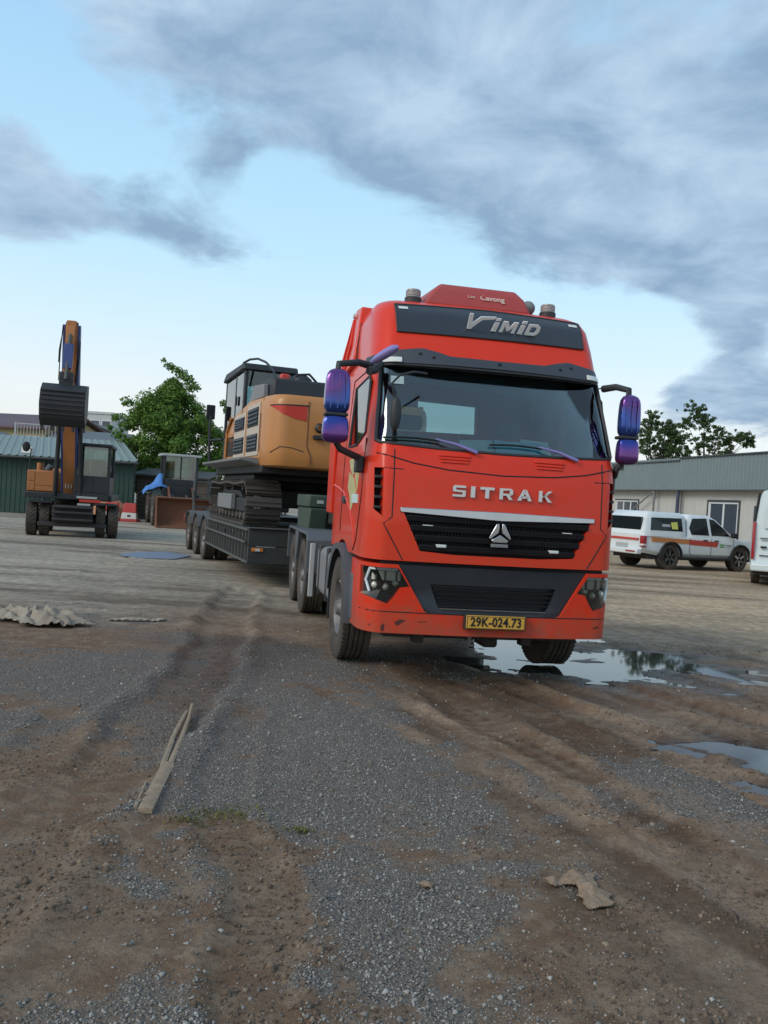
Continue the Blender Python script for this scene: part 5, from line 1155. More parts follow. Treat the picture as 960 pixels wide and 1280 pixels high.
# red and white water barriers, sand heap
MT['bred'] = mat('barrier_red', (0.50, 0.030, 0.025), 0.5, var=0.15, dirt=0.3); MT['bwhite'] = mat('barrier_white', (0.62, 0.58, 0.54), 0.55, var=0.1, dirt=0.3)
for (x, y), lb in (((-11.98, 37.7), 'red and white plastic road barrier nearest the wheeled excavator'), ((-11.22, 37.8), 'red and white plastic road barrier nearest the loader wheel')):
    t = thing('road_barrier', lb, 'barrier', (x, y, 0), .1, 'plastic barriers by the sand heap')
    def sec(w, d, z): return [(-w, -d, z), (w, -d, z), (w, d, z), (-w, d, z)]
    MB().loft([sec(.34, .24, .12), sec(.30, .16, .40)]).build('white_band', 'bwhite', t, .02)
    MB().loft([sec(.36, .26, .0), sec(.36, .26, .12)]).build('base', 'bred', t, .02)
    MB().loft([sec(.30, .16, .40), sec(.27, .11, .78), sec(.22, .09, .82)]).build('red_band', 'bred', t, .02)
    MB().box(-.06, .06, -.222, -.16, .22, .30).build('filler_cap', 'deep', t)
MT['sand'] = mat('orange_sand', (0.36, 0.165, 0.085), 0.95, var=0.25, scale=6, bump=.6, bscale=30)
n = 40; P = []
for i in range(n + 1):
    r = []
    for j in range(24):
        a = 2 * PI * j / 24; rr_ = 1.55 * i / n; x, y = rr_ * math.cos(a), rr_ * math.sin(a) * .55
        r.append((x, y, max(-.02, 1.30 * (1 - (i / n)) ** .95 - .02 + .10 * (float(vnoise(x * 3 + 9, y * 3)) - .5) * min(1, 4 * (1 - i / n)))))
    P.append(r)
sh = MB().loft(P, cap=False).build('sand_heap', 'sand'); sh.location = (-12.35, 38.35, 0); tag(sh, 'small heap of orange sand behind the red and white barriers', 'sand heap')
# ------------------------------------------------------------------ white pickup with canopy
MT['wpaint'] = mat('white_car_paint', (0.70, 0.73, 0.73), 0.3, coat=0.5, var=0.04, dirt=0.14, dirtcol=(0.36, 0.33, 0.29), dscale=2.5)
MT['vpaint'] = mat('white_van_paint', (0.62, 0.70, 0.70), 0.3, coat=0.4, var=0.03, dirt=0.12, dirtcol=(0.38, 0.38, 0.35))
MT['dglass'] = mat('dark_car_glass', (0.012, 0.016, 0.018), 0.06, coat=0.3, var=0.1, spec=0.6)
MT['alloy'] = mat('alloy_wheel', (0.16, 0.16, 0.165), 0.35, metal=0.6, var=0.2, dirt=0.5, dirtcol=(.12, .10, .085), dscale=8)
MT['stripe'] = mat('red_stripe', (0.52, 0.05, 0.03), 0.4, var=0.05); MT['stripeo'] = mat('orange_stripe', (0.55, 0.20, 0.06), 0.4, var=0.1, scale=12); MT['greenlogo'] = mat('green_sticker', (0.22, 0.42, 0.20), 0.5, var=0.1)
MT['yellowg'] = mat('yellow_sticker', (0.62, 0.60, 0.12), 0.5, var=0.3, scale=20)
# frame: local x = forward, y = to its left (away from the viewer)
PA = math.atan2(1.5, 2.85)
pk = thing('pickup_truck', 'white double-cab pickup with canopy and red side stripe parked by the metal shed', 'pickup', (10.62 - .80 * math.sin(PA), 28.32 + .80 * math.cos(PA), 0), PA)
pk.scale = (1.06, 1.06, 1.06)
WB = 1.52; R_w = .385
def body_section(x):
    """half width at sill, at shoulder and the shoulder height along the body"""
    hw = interp(x, [-2.62, -2.5, -1.0, 1.6, 2.3, 2.62], [.82, .875, .90, .90, .84, .66]); return hw
low = []
XS = [-2.64, -2.60, -2.3, -1.8, -1.2, -.6, 0, .6, 1.0, 1.4, 1.8, 2.2, 2.45, 2.60, 2.66]
for x in XS:
    hw = body_section(x); top = interp(x, [-2.64, .95, 1.05, 2.2, 2.5, 2.66], [1.04, 1.04, 1.04, .98, .86, .62]); bt = interp(x, [-2.64, -2.0, -1.9, 1.9, 2.3, 2.66], [.50, .44, .40, .40, .36, .42])
    cr = .10 if x < 1.0 else .16
    half = [(hw * .90, bt), (hw * .985, bt + .10), (hw, (bt + top) / 2), (hw * .99, top - .14), (hw * .965, top - .04), (hw * .90, top)]
    low.append([(x, -a, b) for a, b in half] + [(x, a, b) for a, b in half[::-1]])
body = MB().loft(low).build('body', 'wpaint', pk, smooth=40)
ac = [MB().lathe([(.001, -2), (.46, -2), (.46, 2), (.001, 2)], (xx, 0, .40), 'y', 32) for xx in (-WB, WB)]
boolean(body, ac)
def greenhouse(prof, hw0, hw1, z0, z1, name, m):
    """prof: (x at z0, x at z1) rear, front"""
    (xr0, xr1), (xf0, xf1) = prof; rings = []
    for t in np.linspace(0, 1, 7):
        z = z0 + (z1 - z0) * t; xr = xr0 + (xr1 - xr0) * t; xf = xf0 + (xf1 - xf0) * t; hw = hw0 + (hw1 - hw0) * t
        if t > .92: xr += .10; xf -= .14; hw -= .07
        rings.append([(xr, -hw + .04, z), (xr + .05, -hw, z)] + [(xr + .05 + (xf - .1 - xr - .05) * k / 6, -hw, z) for k in range(1, 7)] + [(xf - .03, -hw + .05, z), (xf, -hw * .5, z), (xf, hw * .5, z), (xf - .03, hw - .05, z)] + [(xf - .1 - (xf - .1 - xr - .05) * k / 6, hw, z) for k in range(0, 7)] + [(xr, hw - .04, z)])
    return MB().loft(rings).build(name, m, pk, smooth=40)
greenhouse(((-.78, -.70), (1.42, .42)), .86, .70, 1.0, 1.72, 'cabin', 'wpaint')
cnp = greenhouse(((-2.60, -2.42), (-.80, -.78)), .87, .74, 1.0, 1.74, 'bed_canopy', 'wpaint')
def hwz(z): return .86 + (.70 - .86) * (z - 1.0) / .72
def side_poly(name, m, poly, par=pk, base=None, off=.006, th=.006):
    f = base or hwz
    for s in (-1, 1):
        vs = [(x, s * (f(z) + off), z) for x, z in poly] + [(x, s * (f(z) + off - th - .01), z) for x, z in poly]; n = len(poly)
        MB().add(vs, [tuple(range(n)), tuple(range(n, 2 * n))] + [(i, (i + 1) % n, n + (i + 1) % n, n + i) for i in range(n)]).build(name, m, par, smooth=0)
side_poly('rear_door_window', 'dglass', [(-.62, 1.10), (-.70, 1.30), (-.52, 1.60), (.10, 1.63), (.14, 1.10)])
side_poly('front_door_window', 'dglass', [(.26, 1.10), (.22, 1.62), (.42, 1.60), (.88, 1.30), (1.10, 1.10)])
side_poly('canopy_window', 'dglass', [(-2.34, 1.18), (-2.28, 1.56), (-1.02, 1.58), (-1.0, 1.18)], base=lambda z: .87 + (.74 - .87) * (z - 1.0) / .74)
side_poly('window_sticker', 'yellowg', [(-1.45, 1.24), (-1.48, 1.44), (-1.22, 1.46), (-1.20, 1.24)], base=lambda z: .87 + (.74 - .87) * (z - 1.0) / .74, off=.010)
side_poly('window_sticker', 'pale', [(-1.85, 1.30), (-1.85, 1.38), (-1.52, 1.38), (-1.52, 1.30)], base=lambda z: .87 + (.74 - .87) * (z - 1.0) / .74, off=.010)
MB().prism([(1.36, 1.06), (1.40, 1.05), (.50, 1.68), (.47, 1.66)], 'y', -.66, .66).build('windscreen', 'dglass', pk)
MB().box(-2.56, -2.50, -.66, .66, 1.15, 1.56, Matrix.Identity(4)).build('canopy_rear_window', 'dglass', pk, .01)
sidew = lambda z: .905
for s in (-1, 1):
    pass
side_poly('orange_stripe', 'stripeo', [(-2.30, .84), (-2.34, .98), (-.78, .95), (-.76, .81)], base=sidew, off=.001)
side_poly('red_stripe', 'stripe', [(-.74, .79), (-.76, .95), (.52, .91), (.46, .75)], base=sidew, off=.001)
side_poly('green_sticker', 'greenlogo', [(.58, .74), (.58, .86), (.78, .86), (.78, .74)], base=sidew, off=.001)
side_poly('dark_lettering', 'grey', [(.84, .81), (.84, .84), (1.12, .83), (1.12, .80)], base=sidew, off=.001)
side_poly('dark_lettering', 'grey', [(.84, .75), (.84, .765), (1.08, .755), (1.08, .74)], base=sidew, off=.001)
for s in (-1, 1):
    yy = s * .905
    for pts in ([(-.72, 1.0), (-.74, .55), (-.60, .46)], [(.20, 1.0), (.20, .46)], [(1.18, 1.0), (1.20, .50)]):
        MB().tube([(x, yy - s * .004, z) for x, z in pts], .006, 6).build('door_gap', 'deep', pk)
    for x in (-.05, .98 - .55): MB().box(x - .11, x + .07, *sorted((yy - s * .01, yy + s * .03)), .93, .965).build('door_handle', 'black', pk, .01)
    MB().box(1.02, 1.20, *sorted((s * .90, s * 1.07)), 1.06, 1.22).build('door_mirror', 'deep', pk, .03)
    MB().box(-2.655, -2.50, *sorted((s * .74, s * .885)), .66, 1.0).build('tail_lamp', 'tail', pk, .02)
    MB().box(-2.66, -2.52, *sorted((s * .76, s * .888)), .70, .76).build('reverse_lamp', 'marker', pk, .01)
    MB().box(-1.05, 1.05, *sorted((s * .80, s * .95)), .34, .41).build('side_step', 'exblack', pk, .02)
    MB().box(2.30, 2.56, *sorted((s * .58, s * .80)), .72, .86).build('headlamp', 'marker', pk, .03)
    for xx in (-WB, WB):
        w = wheel(pk, (xx, s * .76, R_w), R_w, .25, -s, 'road', 'alloy', .62); w.rotation_euler = (0, 0, PI / 2); 
        MB().lathe([(.44, -.07), (.465, -.07), (.465, .02), (.44, .02), (.44, -.07)], (xx, s * .885, .40), 'y', 20, math.radians(-8), math.radians(188)).build('wheel_arch', 'exblack', pk)
        for k in range(6):
            M = Matrix.Translation((xx, s * (.76 + .115), R_w)) @ Matrix.Rotation(2 * PI * k / 6, 4, 'Y'); MB().box(-.03, .03, -.012, .012, .05, .225, M).build('wheel_spoke', 'chrome' if k % 2 else 'alloy', w).matrix_parent_inverse = (Matrix.Translation((xx, s * .76, R_w)) @ Matrix.Rotation(PI / 2, 4, 'Z')).inverted()
MB().box(-2.68, -2.60, -.70, .70, .86, .92).build('tailgate_stripe', 'stripe', pk); MB().box(-2.80, -2.60, -.80, .80, .44, .60).build('rear_bumper', 'wpaint', pk, .03)
MB().box(-2.82, -2.79, -.72, -.35, .50, .54).build('bumper_reflector', 'tail', pk); MB().box(-2.66, -2.64, -.25, .25, .62, .74).build('number_plate', 'pale', pk)
MB().box(2.4, 2.72, -.80, .80, .34, .58).build('front_bumper', 'wpaint', pk, .06); MB().box(2.56, 2.68, -.5, .5, .60, .82).build('grille', 'deep', pk, .02)
MB().box(-2.3, 2.2, -.72, .72, .30, .52).build('underbody', 'frame', pk)
for xx in (-WB, WB): MB().cyl((xx, -.7, R_w), (xx, .7, R_w), .06, n=10).build('axle', 'frame', pk)

# ------------------------------------------------------------------ white van at the edge of the picture
VA = -.40
vn = thing('white_van', 'pale white van seen from behind beside the pickup', 'van', (10.80, 22.5, 0), VA)
VX = [(-.98, .42), (-1.0, .55), (-1.0, 1.3), (-.96, 1.8), (-.88, 2.35), (-.78, 2.55), (-.5, 2.66), (.5, 2.66), (.78, 2.55), (.88, 2.35), (.96, 1.8), (1.0, 1.3), (1.0, .55), (.98, .42)]
rings = []
for y, k, dz in ((.0, .96, 0), (.02, .985, 0), (.10, 1.0, 0), (2.0, 1.0, 0), (3.6, 1.0, 0), (4.1, .99, -.3), (4.7, .96, -1.1), (5.2, .88, -1.5)):
    rings.append([(x * k, y + max(0, z - 1.1) * .17 * (1 if y < .5 else 0), (z if z < .6 else min(z, max(.62, z + dz * max(0, (z - .9) / 1.7))))) for x, z in VX])
vb = MB().loft(rings).build('body', 'vpaint', vn, smooth=40)
boolean(vb, [MB().lathe([(.001, -2), (.42, -2), (.42, 2), (.001, 2)], (0, yy, .36), 'x', 28) for yy in (1.2, 4.1)])
for s in (-1, 1):
    for yy in (1.2, 4.1): wheel(vn, (s * .84, yy, .34), .34, .22, s, 'road')
    pts = [(.965, .72, 0), (.965, 1.4, .05), (.935, 1.75, .11)]
    MB().tube([(s * .955, -.012 + max(0, z - 1.1) * .17, z) for z in (.72, .9, 1.1, 1.3, 1.5, 1.7)], .045, 8).build('tail_lamp', 'tail', vn)
    MB().tube([(s * (.955 - .09 * (z - 1.7) / .9), max(0, z - 1.1) * .17 - .002, z) for z in (1.72, 2.0, 2.3, 2.5)], .035, 8).build('pillar_trim', 'deep', vn)
    MB().prism([(.6, 1.35), (3.9, 1.35), (3.6, 2.05), (.7, 2.15)], 'x', *sorted((s * .93, s * .995))).build('side_window', 'dglass', vn, .01)
MB().prism([(-.70, 1.55), (.70, 1.55), (.64, 2.25), (-.64, 2.25)], 'y', .06, .10).build('rear_window_frame', 'vpaint', vn)
for z in (1.28, .82): MB().box(-.80, .80, -.012, .01 + max(0, z - 1.1) * .17, z - .012, z + .012).build('panel_gap', 'deep', vn)
MB().box(-.30, .30, -.03, .02, .96, 1.08).build('number_plate', 'pale', vn, .01); MB().box(-.78, -.62, -.025, .02, 1.02, 1.07).build('door_handle', 'deep', vn, .01)
MB().box(-1.0, 1.0, -.14, .12, .40, .60).build('rear_bumper', 'vpaint', vn, .04); MB().box(-.95, .95, .2, 5.0, .28, .46).build('underbody', 'frame', vn)
# ------------------------------------------------------------------ buildings
MT['teal'] = mat('grey_teal_cladding', (0.175, 0.225, 0.235), 0.5, metal=.1, var=0.10, scale=1.2, dirt=0.25, dirtcol=(0.14, 0.16, 0.16), streak=True)
MT['creamwall'] = mat('cream_panel_wall', (0.52, 0.515, 0.48), 0.65, var=0.06, scale=2, dirt=0.3, dirtcol=(0.30, 0.29, 0.26))
MT['dgreen'] = mat('dark_green_sheet', (0.010, 0.045, 0.034), 0.5, var=0.2, scale=1.5, dirt=0.3, dirtcol=(0.05, 0.075, 0.065), streak=True)
MT['tealroof'] = mat('pale_teal_roof', (0.175, 0.225, 0.205), 0.5, var=0.12, scale=1.5, dirt=0.3, dirtcol=(0.20, 0.22, 0.21), streak=True)
MT['winframe'] = mat('white_window_frame', (0.62, 0.65, 0.66), 0.4, var=0.04)
MT['winglass'] = mat('office_glass', (0.045, 0.055, 0.075), 0.08, var=0.4, scale=3, spec=.6)
MT['darkroof'] = mat('dark_roof_edge', (0.05, 0.055, 0.06), 0.6, var=0.2)
def corrugated(p0, p1, z0, z1, pitch=.25, depth=.03, th=.012, zf=None):
    """upright ribbed sheet from p0 to p1 (x,y); ribs stand out to the right of the run"""
    a = Vector((*p0, 0)); b = Vector((*p1, 0)); L_ = (b - a).length; t = (b - a) / L_; nrm = Vector((t.y, -t.x, 0)); n = int(L_ / pitch); P = []; Q = []
    for k in range(n):
        for f, d in ((0, 0), (.55, 0), (.66, depth), (.89, depth)):
            s = (k + f) * pitch; p = a + t * s + nrm * d; zt = z1 if zf is None else z1 + zf * s
            P.append([(p.x, p.y, z0), (p.x, p.y, zt)]); q = p - nrm * th; Q.append([(q.x, q.y, z0), (q.x, q.y, zt)])
    return MB().slab(P, Q)
# right: long metal shed with a ribbed fascia over a cream wall (frame: y along the wall, away; x = -? towards the yard)
BA = 0.2035
shed = thing('metal_shed', 'long cream-walled shed with ribbed grey-teal metal fascia at the right of the yard', 'building', (15.07, 34.48, 0), BA)
YE, YS = 16.0, -14.0
DOOR = (1.30, 3.50, 2.50); WIN = (9.85, 12.3, 1.30, 2.48)
cuts = [YS, DOOR[0], DOOR[1], WIN[0], WIN[1], YE]
wl = MB().box(0, .10, YS, YE, 0, 3.06).build('wall', 'creamwall', shed)
boolean(wl, [MB().box(-.5, .5, DOOR[0], DOOR[1], .05, DOOR[2]), MB().box(-.5, .5, WIN[0], WIN[1], WIN[2], WIN[3])])
for k in range(25):
    y = YS + .6 + k * 1.2
    if not (DOOR[0] - .1 < y < DOOR[1] + .1 or WIN[0] - .1 < y < WIN[1] + .1): MB().box(-.012, 0, y - .012, y + .012, .05, 3.04).build('panel_joint', 'creamwall', shed)
MB().box(.10, 7.0, YS, YS + .1, 0, 3.5).box(.10, 7.0, YE - .1, YE, 0, 3.5).box(6.9, 7.0, YS + .1, YE - .1, 0, 3.5).build('back_wall', 'creamwall', shed)
fa = corrugated((-.42, YE), (-.42, YS), 3.02, 4.50, .25, .028)
fa.build('fascia', 'teal', shed, smooth=0)
MB().box(-.46, -.36, YS, YE, 2.98, 3.02).build('fascia_foot', 'darkroof', shed); MB().box(-.36, 0, YS, YE, 3.03, 3.06).build('soffit', 'creamwall', shed)
MB().prism([(-.52, 4.52), (-.52, 4.46), (-.40, 4.46), (3.5, 4.9), (7.2, 4.3), (7.2, 4.36), (3.5, 4.98)], 'y', YS - .2, 5.4).build('roof', 'darkroof', shed)
MB().prism([(-.50, 4.40), (-.50, 4.34), (-.38, 4.34), (3.5, 4.7), (7.2, 4.1), (7.2, 4.16), (3.5, 4.78)], 'y', 5.42, YE + .2).build('roof', 'darkroof', shed)
MB().box(-.5, -.455, 10.9, 16.2, 4.08, 4.34).build('fascia_board', 'darkroof', shed)
def window_unit(y0, y1, z0, z1, nm, leaves=2, split=None):
    w = MB().box(-.03, .05, y0, y0 + .07, z0, z1).box(-.03, .05, y1 - .07, y1, z0, z1).box(-.03, .05, y0 + .07, y1 - .07, z1 - .07, z1).box(-.03, .05, y0 + .07, y1 - .07, z0, z0 + .07).build(nm, 'winframe', shed, .006)
    for k in range(leaves):
        a = y0 + .07 + (y1 - y0 - .14) * k / leaves; b = y0 + .07 + (y1 - y0 - .14) * (k + 1) / leaves
        MB().box(.0, .03, a, a + .06, z0 + .07, z1 - .07).box(.0, .03, b - .06, b, z0 + .07, z1 - .07).build('sash', 'winframe', w)
        MB().box(.010, .016, a + .06, b - .06, z0 + .07, z1 - .07).build('pane', 'winglass', w)
    return w
du = window_unit(DOOR[0], DOOR[1], .05, DOOR[2], 'glazed_door')
for y, z0, z1, m in ((1.62, 1.45, 1.95, 'pale'), (2.05, 1.1, 1.8, 'pale'), (1.75, .6, 1.25, 'pale'), (2.8, .5, 1.35, 'pale')): MB().box(.018, .024, y - .2, y + .22, z0, z1).build('notice_sheet', m, du)
for k in range(3): MB().box(-.004, .010, DOOR[0] + .1, DOOR[1] - .1, .9 + k * .12, .91 + k * .12).build('grille_bar', 'winframe', du)
MB().box(-.045, -.012, DOOR[0] - .10, DOOR[1] + .10, DOOR[2], DOOR[2] + .10).box(-.045, -.012, DOOR[0] - .10, DOOR[0], 0, DOOR[2]).box(-.045, -.012, DOOR[1], DOOR[1] + .10, 0, DOOR[2]).build('door_surround', 'darkroof', shed)
window_unit(*WIN[:2], WIN[2], WIN[3], 'window', 3)
MB().box(-.045, -.012, WIN[0] - .08, WIN[1] + .08, WIN[3], WIN[3] + .07).box(-.045, -.012, WIN[0] - .08, WIN[0], WIN[2], WIN[3]).build('window_surround', 'darkroof', shed)
MB().box(-.44, -.32, 5.40, 5.54, 0, 2.98).build('post', mat('dark_blue_post', (.05, .06, .10), .5), shed, .01)
MB().box(-.42, -.34, 7.60, 7.70, 0, 2.98).build('post', 'grey', shed, .01)
MB().tube([(-.38, 7.75, 2.95), (-.30, 10.4, 1.75)], .04, 6).build('brace', 'grey', shed)
MB().box(-.10, -.02, 5.75, 5.95, .05, 3.0).build('downpipe', 'pale', shed, .02)

# left: dark green shed with pale teal roof
gsh = thing('green_shed', 'dark green corrugated shed with pale teal roof behind the wheeled excavator', 'building', (0, 0, 0))
corrugated((-31, 38.0), (-11.7, 39.9), 0.02, 2.52, .22, .025, zf=.0115).build('front_wall', 'dgreen', gsh, smooth=0)
corrugated((-11.7, 39.95), (-14.4, 46), 0.02, 2.70, .25, .03, zf=.14).build('end_wall', 'dgreen', gsh, smooth=0)
def roof_sheet(a, b, c, d, pitch=.35, rib=.035):   # a,b eave left/right; c,d ridge right/left
    a, b, c, d = map(Vector, (a, b, c, d)); n = int((b - a).length / pitch); P = []; Q = []
    for k in range(n):
        for f, h in ((0, 0), (.6, 0), (.7, rib), (.9, rib)):
            t = (k + f) / n; p = a.lerp(b, t); q = d.lerp(c, t); P.append([(p.x, p.y, p.z + h), (q.x, q.y, q.z + h)]); Q.append([(p.x, p.y, p.z + h - .02), (q.x, q.y, q.z + h - .02)])
    return MB().slab(P, Q)
roof_sheet((-31.3, 37.5, 2.48), (-11.45, 39.45, 2.72), (-14.3, 46.2, 3.95), (-34, 46, 3.75)).build('roof', 'tealroof', gsh, smooth=0)
MB().tube([(-31.3, 37.48, 2.40), (-11.45, 39.43, 2.64)], .06, 6).build('gutter', 'darkroof', gsh)
lam = MB().box(-16.25, -15.70, 37.90, 38.02, 2.72, 3.02).build('floodlight', 'pale', gsh, .02); MB().box(-16.2, -15.75, 37.885, 37.90, 2.75, 2.99).build('floodlight_glass', 'marker', lam)
sg = MB().box(-15.85, -15.45, 39.28, 39.34, 1.15, 1.75).build('wall_notice', 'cream', gsh); MB().box(-15.74, -15.58, 39.272, 39.279, 1.38, 1.58).build('notice_mark', 'stripe', sg)
for k in range(4): MB().box(-29 + k * 4.4, -28.9 + k * 4.4, 38.02 + k * .43, 38.10 + k * .43, 0.05, 2.45).build('door_edge', 'darkroof', gsh)
# brown plank hut between shed and loader
MT['plank'] = mat('weathered_plank', (0.085, 0.060, 0.045), 0.85, var=0.4, scale=7, dirt=0.3)
hut = thing('plank_hut', 'dark brown plank hut between the green shed and the wheel loader', 'hut', (-10.7, 42.0, 0), 0)
MB().box(-1.45, 1.9, 0.04, 2.2, 0, 2.1).build('core', 'deep', hut)
for k in range(11): MB().box(-1.5, 1.95, -.02 - .008 * (k % 2), .04, .02 + k * .195, .20 + k * .195).build('plank', 'plank', hut, .008)
MB().prism([(-.3, 2.12), (2.5, 2.5), (2.5, 2.56), (-.3, 2.2)], 'x', -1.7, 2.1).build('roof', 'darkroof', hut)

# houses beyond the shed
MT['yellowwall'] = mat('yellow_render', (0.46, 0.37, 0.19), 0.8, var=0.1, dirt=0.3, dirtcol=(.25, .22, .17)); MT['maroon'] = mat('maroon_roof', (0.095, 0.045, 0.06), 0.6, var=0.15, dirt=0.2)
MT['whitewall'] = mat('white_render', (0.50, 0.50, 0.50), 0.8, var=0.08, dirt=0.3, dirtcol=(.32, .32, .31)); MT['greyroof'] = mat('grey_tin_roof', (0.10, 0.11, 0.12), 0.55, var=0.2, dirt=.2)
def house(name, label, loc, w, d, h, wallm, roofm, ridge, rise, rz=0., floors=1, cols=3, over=.5):
    t = thing(name, label, 'house', loc, rz)
    MB().box(-w / 2, w / 2, 0, d, 0, h).build('wall', wallm, t)
    if ridge == 'x': pr = [(-over, h - .12), (-over, h), (d / 2, h + rise), (d + over, h), (d + over, h - .12), (d / 2, h + rise - .14)]; r = MB().prism(pr, 'x', -w / 2 - over, w / 2 + over)
    elif ridge == 'y': pr = [(-w / 2 - over, h - .12), (-w / 2 - over, h), (0, h + rise), (w / 2 + over, h), (w / 2 + over, h - .12), (0, h + rise - .14)]; r = MB().prism(pr, 'y', -over, d + over)
    else: r = MB().box(-w / 2 - .1, w / 2 + .1, -.1, d + .1, h, h + .25)
    ro = r.build('roof', roofm, t)
    if ridge == 'x': MB().prism([(0.02, h - .05), (d - .02, h - .05), (d / 2, h + rise - .2)], 'x', -w / 2 + .02, w / 2 - .02).build('gable', wallm, t)
    if ridge == 'y': MB().prism([(-w / 2 + .02, h - .05), (w / 2 - .02, h - .05), (0, h + rise - .2)], 'y', .02, d - .02).build('gable', wallm, t)
    fh = h / floors
    for f in range(floors):
        for c in range(cols):
            x = -w / 2 + w * (c + .5) / cols; z0 = f * fh + fh * .36
            wi = MB().box(x - .5, x + .5, -.05, .02, z0, z0 + fh * .42).build('window', 'winframe', t); MB().box(x - .43, x + .43, -.058, -.051, z0 + .07, z0 + fh * .42 - .07).build('pane', 'winglass', wi)
    return t
house('yellow_house', 'yellow house with maroon gabled roof above the green shed at the picture edge', (-27.2, 60, 0), 7.0, 8, 5.15, 'yellowwall', 'maroon', 'x', 1.25, -.22, 2, 4)
house('grey_roofed_house', 'low house with dark tin roof in front of the yellow house', (-26.2, 54, 0), 3.4, 4, 3.9, 'whitewall', 'greyroof', 'y', .75, .0, 1, 1)
house('apartment_block', 'pale grey apartment block far behind the raised excavator bucket', (-31.6, 92, 0), 3.6, 6, 9.0, 'whitewall', 'whitewall', 'flat', 0, 0, 3, 3)
house('tin_roofed_house', 'house with grey pitched tin roof behind the wheeled excavator cab', (-25.0, 72, 0), 5.5, 6, 5.4, 'whitewall', 'greyroof', 'y', 1.3, .1, 2, 3)
house('buff_house', 'buff house with tin roof between the yellow house and the excavator', (-20.6, 58, 0), 4.2, 5, 4.3, 'yellowwall', 'greyroof', 'x', .9, .0, 1, 3)
rl = thing('roof_railing', 'thin grey balcony railing above the teal roof of the green shed', 'railing', (-20.8, 52.0, 0))
MB().box(-1.9, 2.0, -.03, .03, 4.9, 4.96).box(-1.9, 2.0, -.03, .03, 3.9, 3.95).box(-1.92, -1.84, -.05, .05, 0, 5.0).box(1.94, 2.02, -.05, .05, 0, 5.0).build('rail', 'pale', rl)
for k in range(20): MB().box(-1.75 + k * .19, -1.72 + k * .19, -.015, .015, 3.95, 4.9).build('baluster', 'pale', rl)

# ------------------------------------------------------------------ trees
def leaf_mat(name, c0, c1, c2):
    m = bpy.data.materials.new(name); m.use_nodes = True; N = m.node_tree.nodes; L = m.node_tree.links; b = N['Principled BSDF']
    g = N.new('ShaderNodeNewGeometry'); cr = N.new('ShaderNodeValToRGB'); L.new(g.outputs['Random Per Island'], cr.inputs[0]); e = cr.color_ramp.elements
    e[0].color = (*c0, 1); e[1].color = (*c2, 1); k = e.new(.5); k.color = (*c1, 1)
    L.new(cr.outputs[0], b.inputs['Base Color']); b.inputs['Roughness'].default_value = .55; b.inputs['Specular IOR Level'].default_value = .25
    tr = N.new('ShaderNodeBsdfTranslucent'); L.new(cr.outputs[0], tr.inputs[0]); mx = N.new('ShaderNodeMixShader'); mx.inputs[0].default_value = .35
    L.new(b.outputs[0], mx.inputs[1]); L.new(tr.outputs[0], mx.inputs[2]); L.new(mx.outputs[0], N['Material Output'].inputs[0])
    return m
MT['leaf'] = leaf_mat('green_leaf', (.060, .125, .022), (.115, .215, .038), (.19, .30, .06)); MT['leaf2'] = leaf_mat('dull_leaf', (.045, .085, .030), (.075, .125, .042), (.12, .165, .060))
MT['bark'] = mat('bark', (.075, .058, .045), .9, var=.3, scale=8, bump=.5, bscale=20)
def leaves(centres, per, size, flat=.75, seed=1):
    """centres: (x,y,z,radius); each clump is a shell of small bent leaves"""
    r = np.random.default_rng(seed); V = []; 
    for x, y, z, R in centres:
        n = int(per * (R / .5) ** 2); d = r.normal(size=(n, 3)); d /= np.linalg.norm(d, axis=1)[:, None]; rad = R * r.random(n) ** .45
        p = d * rad[:, None] * np.array([1, 1, flat]) + np.array([x, y, z])
        nrm = d + r.normal(size=(n, 3)) * .55 + np.array([0, 0, .45]); nrm /= np.linalg.norm(nrm, axis=1)[:, None]
        t = np.cross(nrm, r.normal(size=(n, 3))); t /= np.linalg.norm(t, axis=1)[:, None]; b = np.cross(nrm, t)
        s = size * (.6 + .8 * r.random(n))[:, None]
        q = np.stack([p - t * s, p + b * s * .42 - nrm * s * .1, p + t * s - nrm * s * .25, p - b * s * .42 - nrm * s * .1], 1); V.append(q)
    V = np.concatenate(V).reshape(-1, 3).astype(np.float32); n = len(V) // 4
    me = bpy.data.meshes.new('crown'); me.vertices.add(len(V)); me.vertices.foreach_set('co', V.ravel()); me.loops.add(len(V)); me.loops.foreach_set('vertex_index', np.arange(len(V), dtype=np.int32))
    me.polygons.add(n); me.polygons.foreach_set('loop_start', np.arange(0, len(V), 4, dtype=np.int32)); me.update(calc_edges=True); return me
def tree(name, label, loc, base_r, clumps, per, size, leafm, seed, fork=.35):
    t = thing(name, label, 'tree', loc, 0, 'thin trees behind the metal shed' if name == 'thin_tree' else None); rr = random.Random(seed); tops = [Vector(c[:3]) for c in clumps]
    cz = sum(c.z for c in tops) / len(tops); fk = Vector((0, 0, cz * fork))
    MB().tube([(0, 0, -.1), (.05, 0, fk.z * .5), fk], [base_r * 1.25, base_r, base_r * .8], 10).build('trunk', 'bark', t)
    big = sorted(clumps, key=lambda c: -c[3])[:14]; lm = MB()
    for c in big:
        e = Vector(c[:3]); m = fk.lerp(e, .5) + Vector((rr.uniform(-.2, .2), rr.uniform(-.2, .2), .25)); lm.tube([fk, m, e], [base_r * .55, base_r * .28, base_r * .08], 6)
        for q in range(3):
            e2 = e + Vector((rr.uniform(-1, 1), rr.uniform(-1, 1), rr.uniform(-.4, .9))) * c[3] * .9; lm.tube([m.lerp(e, .5), e, e2], [base_r * .14, base_r * .08, base_r * .03], 5)
    lm.build('limbs', 'bark', t)
    ob('crown', leaves(clumps, per, size, .8, seed), leafm, t); return t
rr = random.Random(5); cl = []
